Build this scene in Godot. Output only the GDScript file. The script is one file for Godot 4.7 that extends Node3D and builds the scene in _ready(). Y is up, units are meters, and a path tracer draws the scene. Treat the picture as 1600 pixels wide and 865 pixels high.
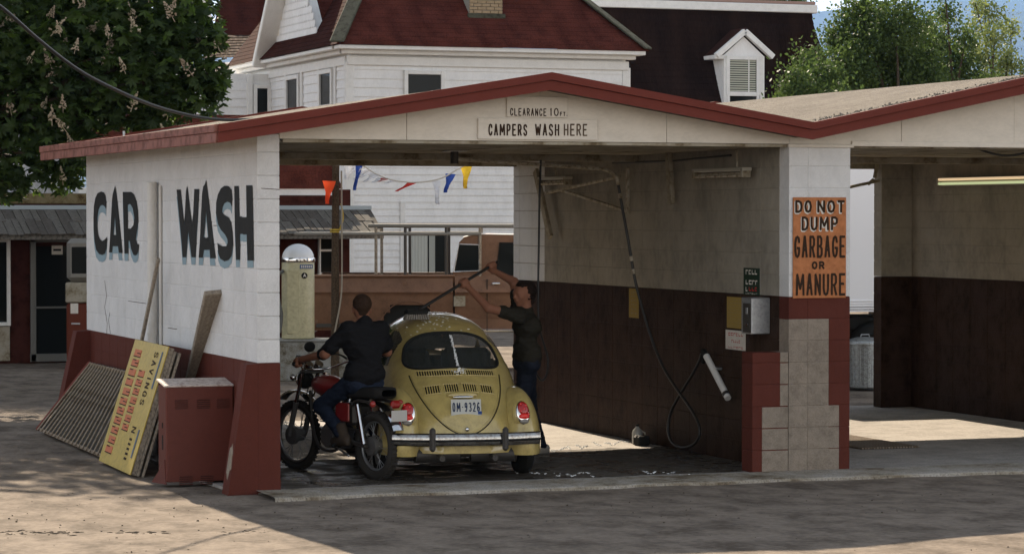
extends Node3D
# A car wash of painted concrete block, seen against the light. The world is aligned with the building:
# x runs along its front, z comes out of it, y is up, the origin is the front corner of the lettered wall.

const CAM_POS := Vector3(-6.1166, 2.3885, 22.7767)
const YAW := 0.3560
const PITCH := 0.02275
const FOCAL := 4241.2          # in pixels of the 1600 x 865 photograph
const BAY := 5.103             # inner face of the dividing wall
const PIER := 0.64
const DEEP := 7.35
const COURSE := 0.2032

var M := {}
var taken := {}
var rng := RandomNumberGenerator.new()
var cam_f: Vector3
var cam_r: Vector3
var cam_u: Vector3


# ---------- pixels to points ----------
func ray(x: float, y: float) -> Vector3:
	return cam_f + cam_r * ((x - 800.0) / FOCAL) + cam_u * ((432.5 - y) / FOCAL)

func at(x: float, y: float, depth: float) -> Vector3:
	return CAM_POS + ray(x, y) * depth

func on(x: float, y: float, axis: int, value: float) -> Vector3:
	var d := ray(x, y)
	return CAM_POS + d * ((value - CAM_POS[axis]) / d[axis])


# ---------- geometry ----------
class Geo:
	var v := PackedVector3Array()
	var n := PackedVector3Array()
	var c := PackedColorArray()
	var uv := PackedVector2Array()
	var tint := Color.WHITE
	var colored := false
	var xf := Transform3D()

	func put(p: Vector3, q: Vector3) -> void:
		v.append(xf * p)
		n.append(xf.basis * q)
		if colored:
			c.append(tint)

	func tri(a: Vector3, b: Vector3, d: Vector3) -> void:
		var q := (b - a).cross(d - a)
		if q.length_squared() < 1e-16:
			return
		q = q.normalized()
		if xf.basis.determinant() < 0.0:
			put(a, q); put(b, q); put(d, q)
		else:
			put(a, q); put(d, q); put(b, q)

	func tris(a: Vector3, b: Vector3, d: Vector3, na: Vector3, nb: Vector3, nd: Vector3) -> void:
		var q := (b - a).cross(d - a)
		if q.length_squared() < 1e-18:
			return
		if (q.dot(na + nb + nd) >= 0.0) == (xf.basis.determinant() > 0.0):
			put(a, na); put(d, nd); put(b, nb)
		else:
			put(a, na); put(b, nb); put(d, nd)

	func quad(a: Vector3, b: Vector3, d: Vector3, e: Vector3) -> void:
		tri(a, b, d)
		tri(a, d, e)

	func poly(p: Array, out: Vector3) -> void:
		var q: Vector3 = Vector3.ZERO
		for i in range(1, p.size() - 1):
			q += (p[i] - p[0]).cross(p[i + 1] - p[0])
		for i in range(1, p.size() - 1):
			if q.dot(out) >= 0.0:
				tri(p[0], p[i], p[i + 1])
			else:
				tri(p[0], p[i + 1], p[i])

	func box(mid: Vector3, size: Vector3, bev := 0.0) -> Geo:
		var h := size * 0.5
		var b: float = minf(bev, minf(h.x, minf(h.y, h.z)) * 0.9)
		for ax in 3:
			var u := (ax + 1) % 3
			var w := (ax + 2) % 3
			for s in [-1.0, 1.0]:
				var ps := []
				for k in [[-1, -1], [1, -1], [1, 1], [-1, 1]]:
					var p := Vector3.ZERO
					p[ax] = h[ax] * s
					p[u] = (h[u] - b) * k[0]
					p[w] = (h[w] - b) * k[1]
					ps.append(mid + p)
				var o := Vector3.ZERO
				o[ax] = s
				poly(ps, o)
		if b > 0.0:
			for ax in 3:
				var u := (ax + 1) % 3
				var w := (ax + 2) % 3
				for su in [-1.0, 1.0]:
					for sw in [-1.0, 1.0]:
						var ps := []
						for k in [[-1, 0], [1, 0], [1, 1], [-1, 1]]:
							var p := Vector3.ZERO
							p[ax] = (h[ax] - b) * k[0]
							p[u] = (h[u] - (b if k[1] else 0.0)) * su
							p[w] = (h[w] - (0.0 if k[1] else b)) * sw
							ps.append(mid + p)
						var o := Vector3.ZERO
						o[u] = su; o[w] = sw
						poly(ps, o)
			for sx in [-1.0, 1.0]:
				for sy in [-1.0, 1.0]:
					for sz in [-1.0, 1.0]:
						var s := Vector3(sx, sy, sz)
						poly([mid + Vector3(h.x, h.y - b, h.z - b) * s, mid + Vector3(h.x - b, h.y, h.z - b) * s, mid + Vector3(h.x - b, h.y - b, h.z) * s], s)
		return self

	# a box from a to b with a rectangular section: w across, t along the hint
	func bar(a: Vector3, b: Vector3, w: float, t: float, hint := Vector3.UP, bev := 0.0) -> Geo:
		var y := (b - a).normalized()
		var x := y.cross(hint)
		if x.length() < 0.01:
			x = y.cross(Vector3.RIGHT)
		x = x.normalized()
		var z := x.cross(y).normalized()
		var keep := xf
		xf = xf * Transform3D(Basis(x, y, z), (a + b) * 0.5)
		box(Vector3.ZERO, Vector3(w, (b - a).length(), t), bev)
		xf = keep
		return self

	func frame(y: Vector3) -> Array:
		var x := y.cross(Vector3.UP)
		if x.length() < 0.05:
			x = y.cross(Vector3.RIGHT)
		x = x.normalized()
		return [x, x.cross(y).normalized()]

	func cyl(a: Vector3, b: Vector3, ra: float, rb := -1.0, seg := 12, caps := true) -> Geo:
		if rb < 0.0:
			rb = ra
		var y := (b - a).normalized()
		var f := frame(y)
		var slope := (ra - rb) / maxf((b - a).length(), 1e-6)
		for i in seg:
			var t0 := TAU * i / seg
			var t1 := TAU * (i + 1) / seg
			var d0: Vector3 = f[0] * cos(t0) + f[1] * sin(t0)
			var d1: Vector3 = f[0] * cos(t1) + f[1] * sin(t1)
			var n0 := (d0 + y * slope).normalized()
			var n1 := (d1 + y * slope).normalized()
			tris(a + d0 * ra, a + d1 * ra, b + d1 * rb, n0, n1, n1)
			tris(a + d0 * ra, b + d1 * rb, b + d0 * rb, n0, n1, n0)
			if caps:
				poly([a, a + d0 * ra, a + d1 * ra], -y)
				poly([b, b + d0 * rb, b + d1 * rb], y)
		return self

	func tube(p: Array, r: Variant, seg := 8, caps := true) -> Geo:
		var rings := []
		var norms := []
		var last := Vector3.ZERO
		for i in p.size():
			var y: Vector3 = (p[mini(i + 1, p.size() - 1)] - p[maxi(i - 1, 0)]).normalized()
			var x: Vector3
			if i == 0:
				x = frame(y)[0]
			else:
				x = (last - y * last.dot(y)).normalized()
			last = x
			var z := x.cross(y).normalized()
			var rr: float = r[i] if r is Array else r
			var ring := []
			var nn := []
			for k in seg:
				var d := x * cos(TAU * k / seg) + z * sin(TAU * k / seg)
				ring.append(p[i] + d * rr)
				nn.append(d)
			rings.append(ring)
			norms.append(nn)
		for i in p.size() - 1:
			for k in seg:
				var j := (k + 1) % seg
				tris(rings[i][k], rings[i][j], rings[i + 1][j], norms[i][k], norms[i][j], norms[i + 1][j])
				tris(rings[i][k], rings[i + 1][j], rings[i + 1][k], norms[i][k], norms[i + 1][j], norms[i + 1][k])
		if caps:
			poly(rings[0], p[0] - p[1])
			poly(rings[-1], p[-1] - p[-2])
		return self

	# surface through a grid of points, with smooth normals; flip turns it over
	func grid(g: Array, flip := false, wrap_u := false, keep: Variant = null) -> Geo:
		var nu: int = g.size()
		var nv: int = g[0].size()
		var nn := []
		for i in nu:
			var row := PackedVector3Array()
			for j in nv:
				var i0 := i - 1
				var i1 := i + 1
				if wrap_u:
					i0 = posmod(i0, nu); i1 = i1 % nu
				else:
					i0 = maxi(i0, 0); i1 = mini(i1, nu - 1)
				var du: Vector3 = g[i1][j] - g[i0][j]
				var dv: Vector3 = g[i][mini(j + 1, nv - 1)] - g[i][maxi(j - 1, 0)]
				var q := du.cross(dv)
				if q.length_squared() < 1e-14:
					var jj := clampi(j, 1, nv - 2)
					q = (g[i1][jj] - g[i0][jj]).cross(g[i][jj + 1] - g[i][jj - 1])
				row.append((-q if flip else q).normalized())
			nn.append(row)
		for i in (nu if wrap_u else nu - 1):
			var k := (i + 1) % nu
			for j in nv - 1:
				if keep != null and not keep.call((g[i][j] + g[k][j + 1]) * 0.5):
					continue
				tris(g[i][j], g[k][j], g[k][j + 1], nn[i][j], nn[k][j], nn[k][j + 1])
				tris(g[i][j], g[k][j + 1], g[i][j + 1], nn[i][j], nn[k][j + 1], nn[i][j + 1])
		return self

	# profile of (radius, height) turned about y
	func lathe(profile: Array, seg := 24, where := Transform3D()) -> Geo:
		var keep := xf
		xf = xf * where
		var g := []
		for i in seg:
			var row := []
			for p in profile:
				row.append(Vector3(cos(TAU * i / seg) * p.x, p.y, sin(TAU * i / seg) * p.x))
			g.append(row)
		grid(g, true, true)
		xf = keep
		return self

	func ball(mid: Vector3, r: Vector3, seg := 16, rows := 10, from := -PI / 2, to := PI / 2) -> Geo:
		var keep := xf
		xf = xf * Transform3D(Basis(), mid)
		var g := []
		for i in seg:
			var row := []
			for j in rows + 1:
				var t := lerpf(from, to, float(j) / rows)
				row.append(Vector3(cos(TAU * i / seg) * cos(t) * r.x, sin(t) * r.y, sin(TAU * i / seg) * cos(t) * r.z))
			g.append(row)
		grid(g, true, true)
		xf = keep
		return self

	# 2-d outline (in the xy plane of where) pulled from z0 to z1
	func prism(outline: Array, z0: float, z1: float, where := Transform3D()) -> Geo:
		var keep := xf
		xf = xf * where
		var p := PackedVector2Array(outline)
		if Geometry2D.is_polygon_clockwise(p):
			p.reverse()
		var ids := Geometry2D.triangulate_polygon(p)
		for i in range(0, ids.size(), 3):
			var a := p[ids[i]]; var b := p[ids[i + 1]]; var d := p[ids[i + 2]]
			poly([Vector3(a.x, a.y, z1), Vector3(b.x, b.y, z1), Vector3(d.x, d.y, z1)], Vector3(0, 0, z1 - z0))
			poly([Vector3(a.x, a.y, z0), Vector3(b.x, b.y, z0), Vector3(d.x, d.y, z0)], Vector3(0, 0, z0 - z1))
		for i in p.size():
			var a := p[i]; var b := p[(i + 1) % p.size()]
			var e := b - a
			poly([Vector3(a.x, a.y, z0), Vector3(b.x, b.y, z0), Vector3(b.x, b.y, z1), Vector3(a.x, a.y, z1)], Vector3(e.y, -e.x, 0))
		xf = keep
		return self

	# flat sheet with thickness t behind its corners
	func poly_sheet(p: Array, t: float) -> Geo:
		var q: Vector3 = (p[1] - p[0]).cross(p[2] - p[0]).normalized()
		var b := []
		for a in p: b.append(a - q * t)
		poly(p, q)
		poly(b, -q)
		var mid := Vector3.ZERO
		for a in p: mid += a / p.size()
		for i in p.size():
			var j := (i + 1) % p.size()
			poly([p[i], p[j], b[j], b[i]], (p[i] + p[j]) * .5 - mid)
		return self

	func add(o: Geo, where := Transform3D()) -> Geo:
		for i in o.v.size():
			put(where * o.v[i], where.basis * o.n[i])
		return self

	func mesh() -> ArrayMesh:
		var a := []
		a.resize(Mesh.ARRAY_MAX)
		a[Mesh.ARRAY_VERTEX] = v
		a[Mesh.ARRAY_NORMAL] = n
		if colored:
			a[Mesh.ARRAY_COLOR] = c
		if uv.size() == v.size() and uv.size() > 0:
			a[Mesh.ARRAY_TEX_UV] = uv
		var m := ArrayMesh.new()
		if v.size():
			m.add_surface_from_arrays(Mesh.PRIMITIVE_TRIANGLES, a)
		return m


# ---------- nodes ----------
func numbered(called: String) -> String:
	var k: int = taken.get(called, 0)
	taken[called] = k + 1
	return called if k == 0 else "%s_%03d" % [called, k]

func tag(o: Node, label: String, category: String, group := "", kind := "") -> Node:
	if label: o.set_meta("label", label)
	if category: o.set_meta("category", category)
	if group: o.set_meta("group", group)
	if kind: o.set_meta("kind", kind)
	return o

func thing(called: String, label: String, category: String, where := Vector3.ZERO, turn := 0.0, group := "") -> Node3D:
	var o := Node3D.new()
	o.name = numbered(called)
	add_child(o)
	o.position = where
	o.rotation.y = turn
	tag(o, label, category, group)
	return o

func part(parent: Node, called: String, geo: Variant, m: Material, where := Transform3D(), label := "") -> MeshInstance3D:
	var o := MeshInstance3D.new()
	o.name = called
	o.mesh = geo.mesh() if geo is Geo else geo
	o.material_override = m
	o.transform = where
	parent.add_child(o, true)
	if label: o.set_meta("label", label)
	return o

func single(called: String, geo: Variant, m: Material, label: String, category: String, where := Transform3D(), group := "") -> MeshInstance3D:
	var o := part(self, numbered(called), geo, m, where)
	tag(o, label, category, group)
	return o

func setting(called: String, geo: Variant, m: Material) -> MeshInstance3D:
	var o := part(self, called, geo, m)
	o.set_meta("kind", "structure")
	return o


# ---------- textures and materials ----------
# grey noise through a ramp of [place, colour], two layers mixed
func noise_image(size: int, freq: float, octaves: int, sd: int, kind := FastNoiseLite.TYPE_SIMPLEX_SMOOTH, stretch := 1.0) -> PackedByteArray:
	var f := FastNoiseLite.new()
	f.seed = sd
	f.noise_type = kind
	f.frequency = freq / size
	f.fractal_octaves = octaves
	f.fractal_gain = 0.55
	var im: Image
	if stretch == 1.0:
		im = f.get_seamless_image(size, size, false, false, 0.1, true)
	else:
		im = f.get_seamless_image(int(size / stretch), size, false, false, 0.1, true)
		im.resize(size, size, Image.INTERPOLATE_CUBIC)
	im.convert(Image.FORMAT_L8)
	return im.get_data()

func ramp(stops: Array, t: float) -> Color:
	for i in stops.size() - 1:
		if t <= stops[i + 1][0]:
			return stops[i][1].lerp(stops[i + 1][1], clampf((t - stops[i][0]) / maxf(stops[i + 1][0] - stops[i][0], 1e-5), 0, 1))
	return stops[-1][1]

func mix_tex(size: int, layers: Array, stops: Array) -> ImageTexture:
	# layers: [bytes, weight]; the weighted mean runs through the ramp
	var lut := []
	for i in 256:
		lut.append(ramp(stops, i / 255.0))
	var out := PackedByteArray()
	out.resize(size * size * 3)
	var total := 0.0
	for l in layers: total += l[1]
	for i in size * size:
		var s := 0.0
		for l in layers:
			s += l[0][i] * l[1]
		var q: Color = lut[clampi(int(s / total), 0, 255)]
		out[i * 3] = q.r8; out[i * 3 + 1] = q.g8; out[i * 3 + 2] = q.b8
	return ImageTexture.create_from_image(Image.create_from_data(size, size, false, Image.FORMAT_RGB8, out))

func grey(a: float) -> Color:
	return Color(a, a, a)

func lin(r: float, g: float, b: float) -> Color:
	return Color(r, g, b).linear_to_srgb()

func mat(called: String, color: Color, rough := 0.8, o := {}) -> StandardMaterial3D:
	var m := StandardMaterial3D.new()
	m.resource_name = called
	m.albedo_color = color
	m.roughness = rough
	m.metallic = o.get("metal", 0.0)
	m.metallic_specular = o.get("spec", 0.5 if rough < .5 or o.get("metal", 0.0) > .1 else .18)
	if o.has("tex"):
		m.albedo_texture = o.tex
		m.uv1_triplanar = true
		m.uv1_world_triplanar = o.get("world", true)
		m.uv1_triplanar_sharpness = 4.0
		var s: Variant = o.get("scale", 1.0)
		m.uv1_scale = s if s is Vector3 else Vector3(s, s, s)
	if o.has("detail"):
		m.detail_enabled = true
		m.detail_albedo = o.detail
		m.detail_blend_mode = BaseMaterial3D.BLEND_MODE_MUL
		m.detail_uv_layer = BaseMaterial3D.DETAIL_UV_2
		m.uv2_triplanar = true
		m.uv2_world_triplanar = true
		m.uv2_triplanar_sharpness = 4.0
		var s2: Variant = o.get("detail_scale", 1.0)
		m.uv2_scale = s2 if s2 is Vector3 else Vector3(s2, s2, s2)
	if o.has("bump"):
		m.heightmap_enabled = true
		m.heightmap_texture = o.bump
		m.heightmap_scale = o.get("bump_cm", 0.2)
	if o.has("rough_tex"):
		m.roughness_texture = o.rough_tex
		m.roughness_texture_channel = BaseMaterial3D.TEXTURE_CHANNEL_RED
	if o.has("coat"):
		m.clearcoat_enabled = true
		m.clearcoat = o.coat
		m.clearcoat_roughness = o.get("coat_rough", 0.1)
	if o.has("back"):
		m.backlight_enabled = true
		m.backlight = o.back
	if o.has("vertex"):
		m.vertex_color_use_as_albedo = true
	if o.has("alpha"):
		m.transparency = BaseMaterial3D.TRANSPARENCY_ALPHA
		m.albedo_color.a = o.alpha
	if o.has("glow"):
		m.emission_enabled = true
		m.emission = color
		m.emission_energy_multiplier = o.glow
	return m


# ---------- lettering ----------
const GLYPHS := {
	"A": [[0, 10, 4.6, 0, 5.4, 0, 10, 10], [2, 6.6, 8, 6.6]],
	"B": [[0, 0, 0, 10], [0, 0, 6, 0, 8.8, 1, 8.8, 3.6, 6, 4.8, 0, 4.8], [6, 4.8, 9.8, 6, 9.8, 8.8, 6.5, 10, 0, 10]],
	"C": [[10, 2.8, 8.6, .6, 5.4, 0, 2.2, .6, .2, 3, 0, 5, .2, 7, 2.2, 9.4, 5.4, 10, 8.6, 9.4, 10, 7.2]],
	"D": [[0, 0, 0, 10, 5, 10, 8.6, 8.8, 10, 6, 10, 4, 8.6, 1.2, 5, 0, 0, 0]],
	"E": [[10, 0, 0, 0, 0, 10, 10, 10], [0, 4.8, 8, 4.8]],
	"F": [[10, 0, 0, 0, 0, 10], [0, 4.8, 8, 4.8]],
	"G": [[10, 2.8, 8.6, .6, 5.4, 0, 2.2, .6, .2, 3, 0, 5, .2, 7, 2.2, 9.4, 5.4, 10, 8.6, 9.2, 10, 7.5, 10, 5.6, 6, 5.6]],
	"H": [[0, 0, 0, 10], [10, 0, 10, 10], [0, 5, 10, 5]],
	"I": [[5, 0, 5, 10]],
	"L": [[0, 0, 0, 10, 10, 10]],
	"M": [[0, 10, .6, 0, 5, 7, 9.4, 0, 10, 10]],
	"N": [[0, 10, 0, 0, 10, 10, 10, 0]],
	"O": [[5, 0, 1.6, .9, 0, 4, 0, 6, 1.6, 9.1, 5, 10, 8.4, 9.1, 10, 6, 10, 4, 8.4, .9, 5, 0]],
	"P": [[0, 10, 0, 0, 6.5, 0, 9.6, 1.2, 9.6, 4.2, 6.5, 5.4, 0, 5.4]],
	"R": [[0, 10, 0, 0, 6.5, 0, 9.4, 1.2, 9.4, 4, 6.5, 5.2, 0, 5.2], [5, 5.2, 10, 10]],
	"S": [[9.6, 2, 7.8, .4, 4.4, 0, 1.2, .8, .4, 2.8, 2, 4.4, 7.6, 5.6, 9.8, 7.4, 9, 9.2, 6, 10, 2.4, 9.8, 0, 8]],
	"T": [[0, 0, 10, 0], [5, 0, 5, 10]],
	"U": [[0, 0, 0, 7, 1.8, 9.4, 5, 10, 8.2, 9.4, 10, 7, 10, 0]],
	"V": [[0, 0, 5, 10, 10, 0]],
	"W": [[0, 0, 2.4, 10, 5, 2.5, 7.6, 10, 10, 0]],
	"0": [[5, 0, 1.6, .9, 0, 4, 0, 6, 1.6, 9.1, 5, 10, 8.4, 9.1, 10, 6, 10, 4, 8.4, .9, 5, 0]],
	"1": [[3, 1.6, 5.4, 0, 5.4, 10]],
	"2": [[0, 2.4, 2, .4, 5, 0, 8.6, .8, 9.6, 3, 8, 5.4, 0, 10, 10, 10]],
	"3": [[.6, 1, 5, 0, 9, 1.2, 9, 3.8, 5, 4.8, 9.6, 6, 9.6, 8.8, 5, 10, .4, 9]],
	"6": [[9, .8, 5, 0, 1.4, 2.4, 0, 6, 1.6, 9.2, 5, 10, 9, 9, 9.8, 6.8, 8.2, 5, 4.4, 4.8, .6, 6.8]],
	"9": [[1, 9.2, 5, 10, 8.6, 7.6, 10, 4, 8.4, .8, 5, 0, 1, 1, .2, 3.2, 1.8, 5, 5.6, 5.2, 9.4, 3.2]],
	"-": [[2, 5, 8, 5]], ".": [[4.4, 9.4, 5.6, 9.4]],
}

# shapes: each a list of contours, filled even-odd, the shapes united; rows of thin quads, so nothing overlaps
func scan(geo: Geo, shapes: Array, rows: int, place: Callable, normal: Vector3) -> void:
	var y0 := INF
	var y1 := -INF
	var boxes := []
	for s in shapes:
		var lo := INF
		var hi := -INF
		for ct in s:
			for p in ct:
				lo = minf(lo, p.y); hi = maxf(hi, p.y)
		boxes.append(Vector2(lo, hi))
		y0 = minf(y0, lo); y1 = maxf(y1, hi)
	var dy := (y1 - y0) / rows
	for r in rows:
		var y := y0 + (r + 0.5) * dy
		var spans := []
		for si in shapes.size():
			if y < boxes[si].x or y > boxes[si].y:
				continue
			var xs := []
			for ct in shapes[si]:
				for i in ct.size():
					var a: Vector2 = ct[i]
					var b: Vector2 = ct[(i + 1) % ct.size()]
					if (a.y <= y) != (b.y <= y):
						xs.append(a.x + (y - a.y) / (b.y - a.y) * (b.x - a.x))
			xs.sort()
			for i in range(0, xs.size() - 1, 2):
				spans.append([xs[i], xs[i + 1]])
		spans.sort_custom(func(a, b): return a[0] < b[0])
		var merged := []
		for s in spans:
			if merged and s[0] <= merged[-1][1]:
				merged[-1][1] = maxf(merged[-1][1], s[1])
			else:
				merged.append([s[0], s[1]])
		for s in merged:
			geo.poly([place.call(Vector2(s[0], y - dy / 2)), place.call(Vector2(s[1], y - dy / 2)), place.call(Vector2(s[1], y + dy / 2)), place.call(Vector2(s[0], y + dy / 2))], normal)

# text as flat strokes on a plane: o is the upper corner, e the unit along the line, d the unit down
func letters(geo: Geo, text: String, o: Vector3, e: Vector3, d: Vector3, width: float, h: float, stroke: float, gap := 0.34, rows := 36) -> void:
	var count := 0.0
	for ch in text:
		count += 0.55 if ch in " I1.-" else 1.35 if ch in "MW" else 1.0
	var cw := (width) / (count + gap * (text.length() - 1))
	var x := 0.0
	var shapes := []
	for ch in text:
		var w := cw * (0.55 if ch in " I1.-" else 1.35 if ch in "MW" else 1.0)
		if GLYPHS.has(ch):
			for line in GLYPHS[ch]:
				var pts := []
				for i in range(0, line.size(), 2):
					pts.append(Vector2(x + stroke / 2 + line[i] / 10.0 * (w - stroke), stroke / 2 + line[i + 1] / 10.0 * (h - stroke)))
				for i in pts.size() - 1:
					var t: Vector2 = (pts[i + 1] - pts[i])
					if t.length() < 1e-6: continue
					t = t.normalized() * stroke * 0.5
					var q := Vector2(-t.y, t.x)
					var a: Vector2 = pts[i]
					var b: Vector2 = pts[i + 1]
					var ex := t * 0.72
					shapes.append([[a - ex + q * .8, a + q, b + q, b + ex + q * .8, b + ex - q * .8, b - q, a - q, a - ex - q * .8]])
		x += w + cw * gap
	var nrm := d.cross(e).normalized()
	scan(geo, shapes, rows, func(p: Vector2) -> Vector3: return o + e * p.x + d * p.y, nrm)


func _ready() -> void:
	rng.seed = 7
	cam_f = Vector3(sin(YAW) * cos(PITCH), -sin(PITCH), -cos(YAW) * cos(PITCH))
	cam_r = Vector3(cos(YAW), 0, sin(YAW))
	cam_u = cam_r.cross(cam_f)
	# --- camera, sky, sun, exposure ---
	var cam := Camera3D.new()
	cam.name = "camera"
	cam.fov = 2.0 * rad_to_deg(atan(432.5 / FOCAL))
	cam.far = 40000.0
	cam.near = 0.1
	add_child(cam)
	cam.look_at_from_position(CAM_POS, CAM_POS + cam_f, Vector3.UP)
	cam.current = true
	var env := Environment.new()
	env.background_mode = Environment.BG_SKY
	var sky := Sky.new()
	var sm := ProceduralSkyMaterial.new()
	sm.sky_top_color = lin(0.125, 0.138, 0.158)
	sm.sky_horizon_color = lin(0.93, 0.885, 0.815)
	sm.sky_curve = 0.16
	sm.ground_bottom_color = lin(0.10, 0.09, 0.08)
	sm.ground_horizon_color = lin(0.45, 0.47, 0.5)
	sm.sun_angle_max = 20.0
	sm.sun_curve = 0.1
	sky.sky_material = sm
	env.sky = sky
	env.background_energy_multiplier = 1.4
	env.tonemap_mode = Environment.TONE_MAPPER_LINEAR
	env.tonemap_exposure = 2.75
	env.fog_enabled = true
	env.fog_density = 0.00006
	env.fog_light_color = Color(0.55, 0.72, 0.95)
	env.sdfgi_enabled = true
	env.ssao_enabled = true
	env.ssil_enabled = true
	var we := WorldEnvironment.new()
	we.name = "environment"
	we.environment = env
	add_child(we)
	var sun := DirectionalLight3D.new()
	sun.name = "sun"
	sun.light_energy = 1.6
	sun.light_color = Color(1.0, 0.93, 0.83)
	sun.light_angular_distance = 0.53
	sun.shadow_enabled = true
	add_child(sun)
	sun.look_at_from_position(Vector3.ZERO, Vector3(-0.06, -1.0, 1.57), Vector3.UP)

	make_materials()
	print("materials ", Time.get_ticks_msec())
	build_ground()
	build_car_wash()
	build_wash_fittings()
	build_leaning_things()
	build_backdrop()
	print("backdrop ", Time.get_ticks_msec())
	build_trees()
	print("trees ", Time.get_ticks_msec())
	build_yard_things()
	build_pickup()
	build_beetle()
	build_motorcycle()
	print("vehicles ", Time.get_ticks_msec())
	build_people()
	print("done ", Time.get_ticks_msec())


func make_materials() -> void:
	var fine := noise_image(512, 40, 3, 1)
	var mid := noise_image(512, 9, 4, 2)
	var coarse := noise_image(512, 3, 4, 3)
	var streak := noise_image(512, 30, 4, 4, FastNoiseLite.TYPE_SIMPLEX_SMOOTH, 6.0)      # long in u
	var speck := noise_image(512, 110, 2, 5, FastNoiseLite.TYPE_VALUE)
	var cells := noise_image(512, 60, 1, 6, FastNoiseLite.TYPE_CELLULAR)
	var wf := FastNoiseLite.new()
	wf.seed = 14
	wf.frequency = 5.0 / 512
	wf.fractal_octaves = 5
	wf.domain_warp_enabled = true
	wf.domain_warp_amplitude = 60.0
	wf.domain_warp_frequency = 4.0 / 512
	var wi := wf.get_seamless_image(512, 512, false, false, .12, true)
	wi.convert(Image.FORMAT_L8)
	var warp := wi.get_data()
	var T := {}
	T.mottle = mix_tex(512, [[fine, 1.0], [mid, 1.4], [coarse, 1.2]], [[0.2, grey(.80)], [0.5, grey(.93)], [0.8, grey(1.0)]])
	T.stained = mix_tex(512, [[fine, .8], [mid, 1.2], [coarse, 1.6]], [[0.25, Color(.60, .55, .48)], [0.42, Color(.86, .84, .80)], [0.6, grey(.97)], [0.9, grey(1.0)]])
	T.grit = mix_tex(512, [[speck, 1.5], [fine, 1.0], [cells, .5]], [[0.22, grey(.66)], [0.40, grey(.88)], [0.60, grey(.97)], [0.85, grey(1.0)]])
	T.lot = mix_tex(512, [[warp, 2.0], [mid, .9], [streak, .45], [fine, .7]], [[0.25, Color(.70, .68, .66)], [0.42, Color(.84, .825, .81)], [0.58, Color(.95, .935, .92)], [0.8, Color(1, .99, .97)]])
	T.wood = mix_tex(512, [[streak, 1.6], [fine, .5], [coarse, .6]], [[0.2, grey(.55)], [0.5, grey(.85)], [0.8, grey(1.0)]])
	T.gravel = mix_tex(512, [[cells, 1.2], [speck, 1.0], [mid, .6]], [[0.2, grey(.42)], [0.45, grey(.82)], [0.8, grey(1.0)]])
	T.shingle = mix_tex(512, [[speck, 1.0], [fine, 1.0], [coarse, 1.4]], [[0.2, grey(.55)], [0.5, grey(.82)], [0.8, grey(1.0)]])
	T.relief = mix_tex(512, [[fine, 1.0], [speck, .7], [mid, .8]], [[0.1, grey(0)], [0.9, grey(1.0)]])
	T.wet = mix_tex(512, [[coarse, 1.5], [mid, 1.2], [streak, .6]], [[0.34, grey(.16)], [0.50, grey(.62)], [0.66, grey(1.0)]])
	T.fade = mix_tex(512, [[coarse, 1.0], [mid, 1.0], [fine, .4]], [[0.3, Color(.72, .68, .66)], [0.5, grey(.94)], [0.8, grey(1.0)]])
	T.clean = mix_tex(512, [[fine, 1.0], [mid, 1.2], [coarse, 1.0]], [[0.2, grey(.925)], [0.5, grey(.97)], [0.8, grey(1.0)]])
	M.T = T
	# building
	for k in 3:
		var s: float = [1.0, .98, .955][k]
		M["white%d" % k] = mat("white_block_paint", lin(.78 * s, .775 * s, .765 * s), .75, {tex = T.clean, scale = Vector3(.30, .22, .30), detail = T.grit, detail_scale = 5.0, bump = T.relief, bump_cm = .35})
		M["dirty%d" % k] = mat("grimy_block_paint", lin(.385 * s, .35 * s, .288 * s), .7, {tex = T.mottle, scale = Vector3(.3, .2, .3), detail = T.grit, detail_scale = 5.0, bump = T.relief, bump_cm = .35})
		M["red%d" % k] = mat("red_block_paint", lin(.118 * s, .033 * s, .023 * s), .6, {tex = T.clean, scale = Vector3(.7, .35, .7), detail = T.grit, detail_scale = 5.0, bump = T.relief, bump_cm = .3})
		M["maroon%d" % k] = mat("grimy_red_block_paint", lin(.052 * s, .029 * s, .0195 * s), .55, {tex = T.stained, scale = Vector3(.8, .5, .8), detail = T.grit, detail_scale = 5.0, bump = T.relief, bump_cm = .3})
		M["raw%d" % k] = mat("bare_block", lin(.33 * s, .275 * s, .22 * s), .9, {tex = T.mottle, scale = .9, detail = T.grit, detail_scale = 5.5, bump = T.relief, bump_cm = .5})
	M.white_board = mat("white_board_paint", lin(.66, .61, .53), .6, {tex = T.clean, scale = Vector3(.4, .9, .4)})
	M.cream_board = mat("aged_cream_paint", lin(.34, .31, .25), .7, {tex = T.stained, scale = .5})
	M.fascia = mat("red_fascia_paint", lin(.138, .034, .025), .55, {tex = T.clean, scale = .8})
	M.fascia_skylit = mat("skylit_red_paint", lin(.26, .115, .09), .55, {tex = T.fade, scale = .9})  # side fascia: pale sheen of grazing sky light put into the colour
	M.gravel = mat("roof_gravel", lin(.36, .32, .275), .95, {spec = .15, tex = T.gravel, scale = 1.7, detail = T.mottle, detail_scale = .25, bump = T.relief, bump_cm = 1.2})
	M.slab = mat("concrete_slab", lin(.43, .395, .345), .85, {tex = T.stained, scale = .22, detail = T.grit, detail_scale = .9, bump = T.relief, bump_cm = .2})
	M.dry = mat("dry_concrete", lin(.45, .415, .375), .85, {tex = T.mottle, scale = .3, detail = T.grit, detail_scale = 1.2})
	M.wet = mat("wet_shaded_concrete", lin(.125, .108, .088), .75, {tex = T.mottle, scale = .33, detail = T.grit, detail_scale = .9, rough_tex = T.wet})
	M.lot = mat("dusty_asphalt", lin(.255, .215, .178), .95, {tex = T.lot, scale = Vector3(.36, .3, .22), detail = T.mottle, detail_scale = 1.7, bump = T.relief, bump_cm = .9})
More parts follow.
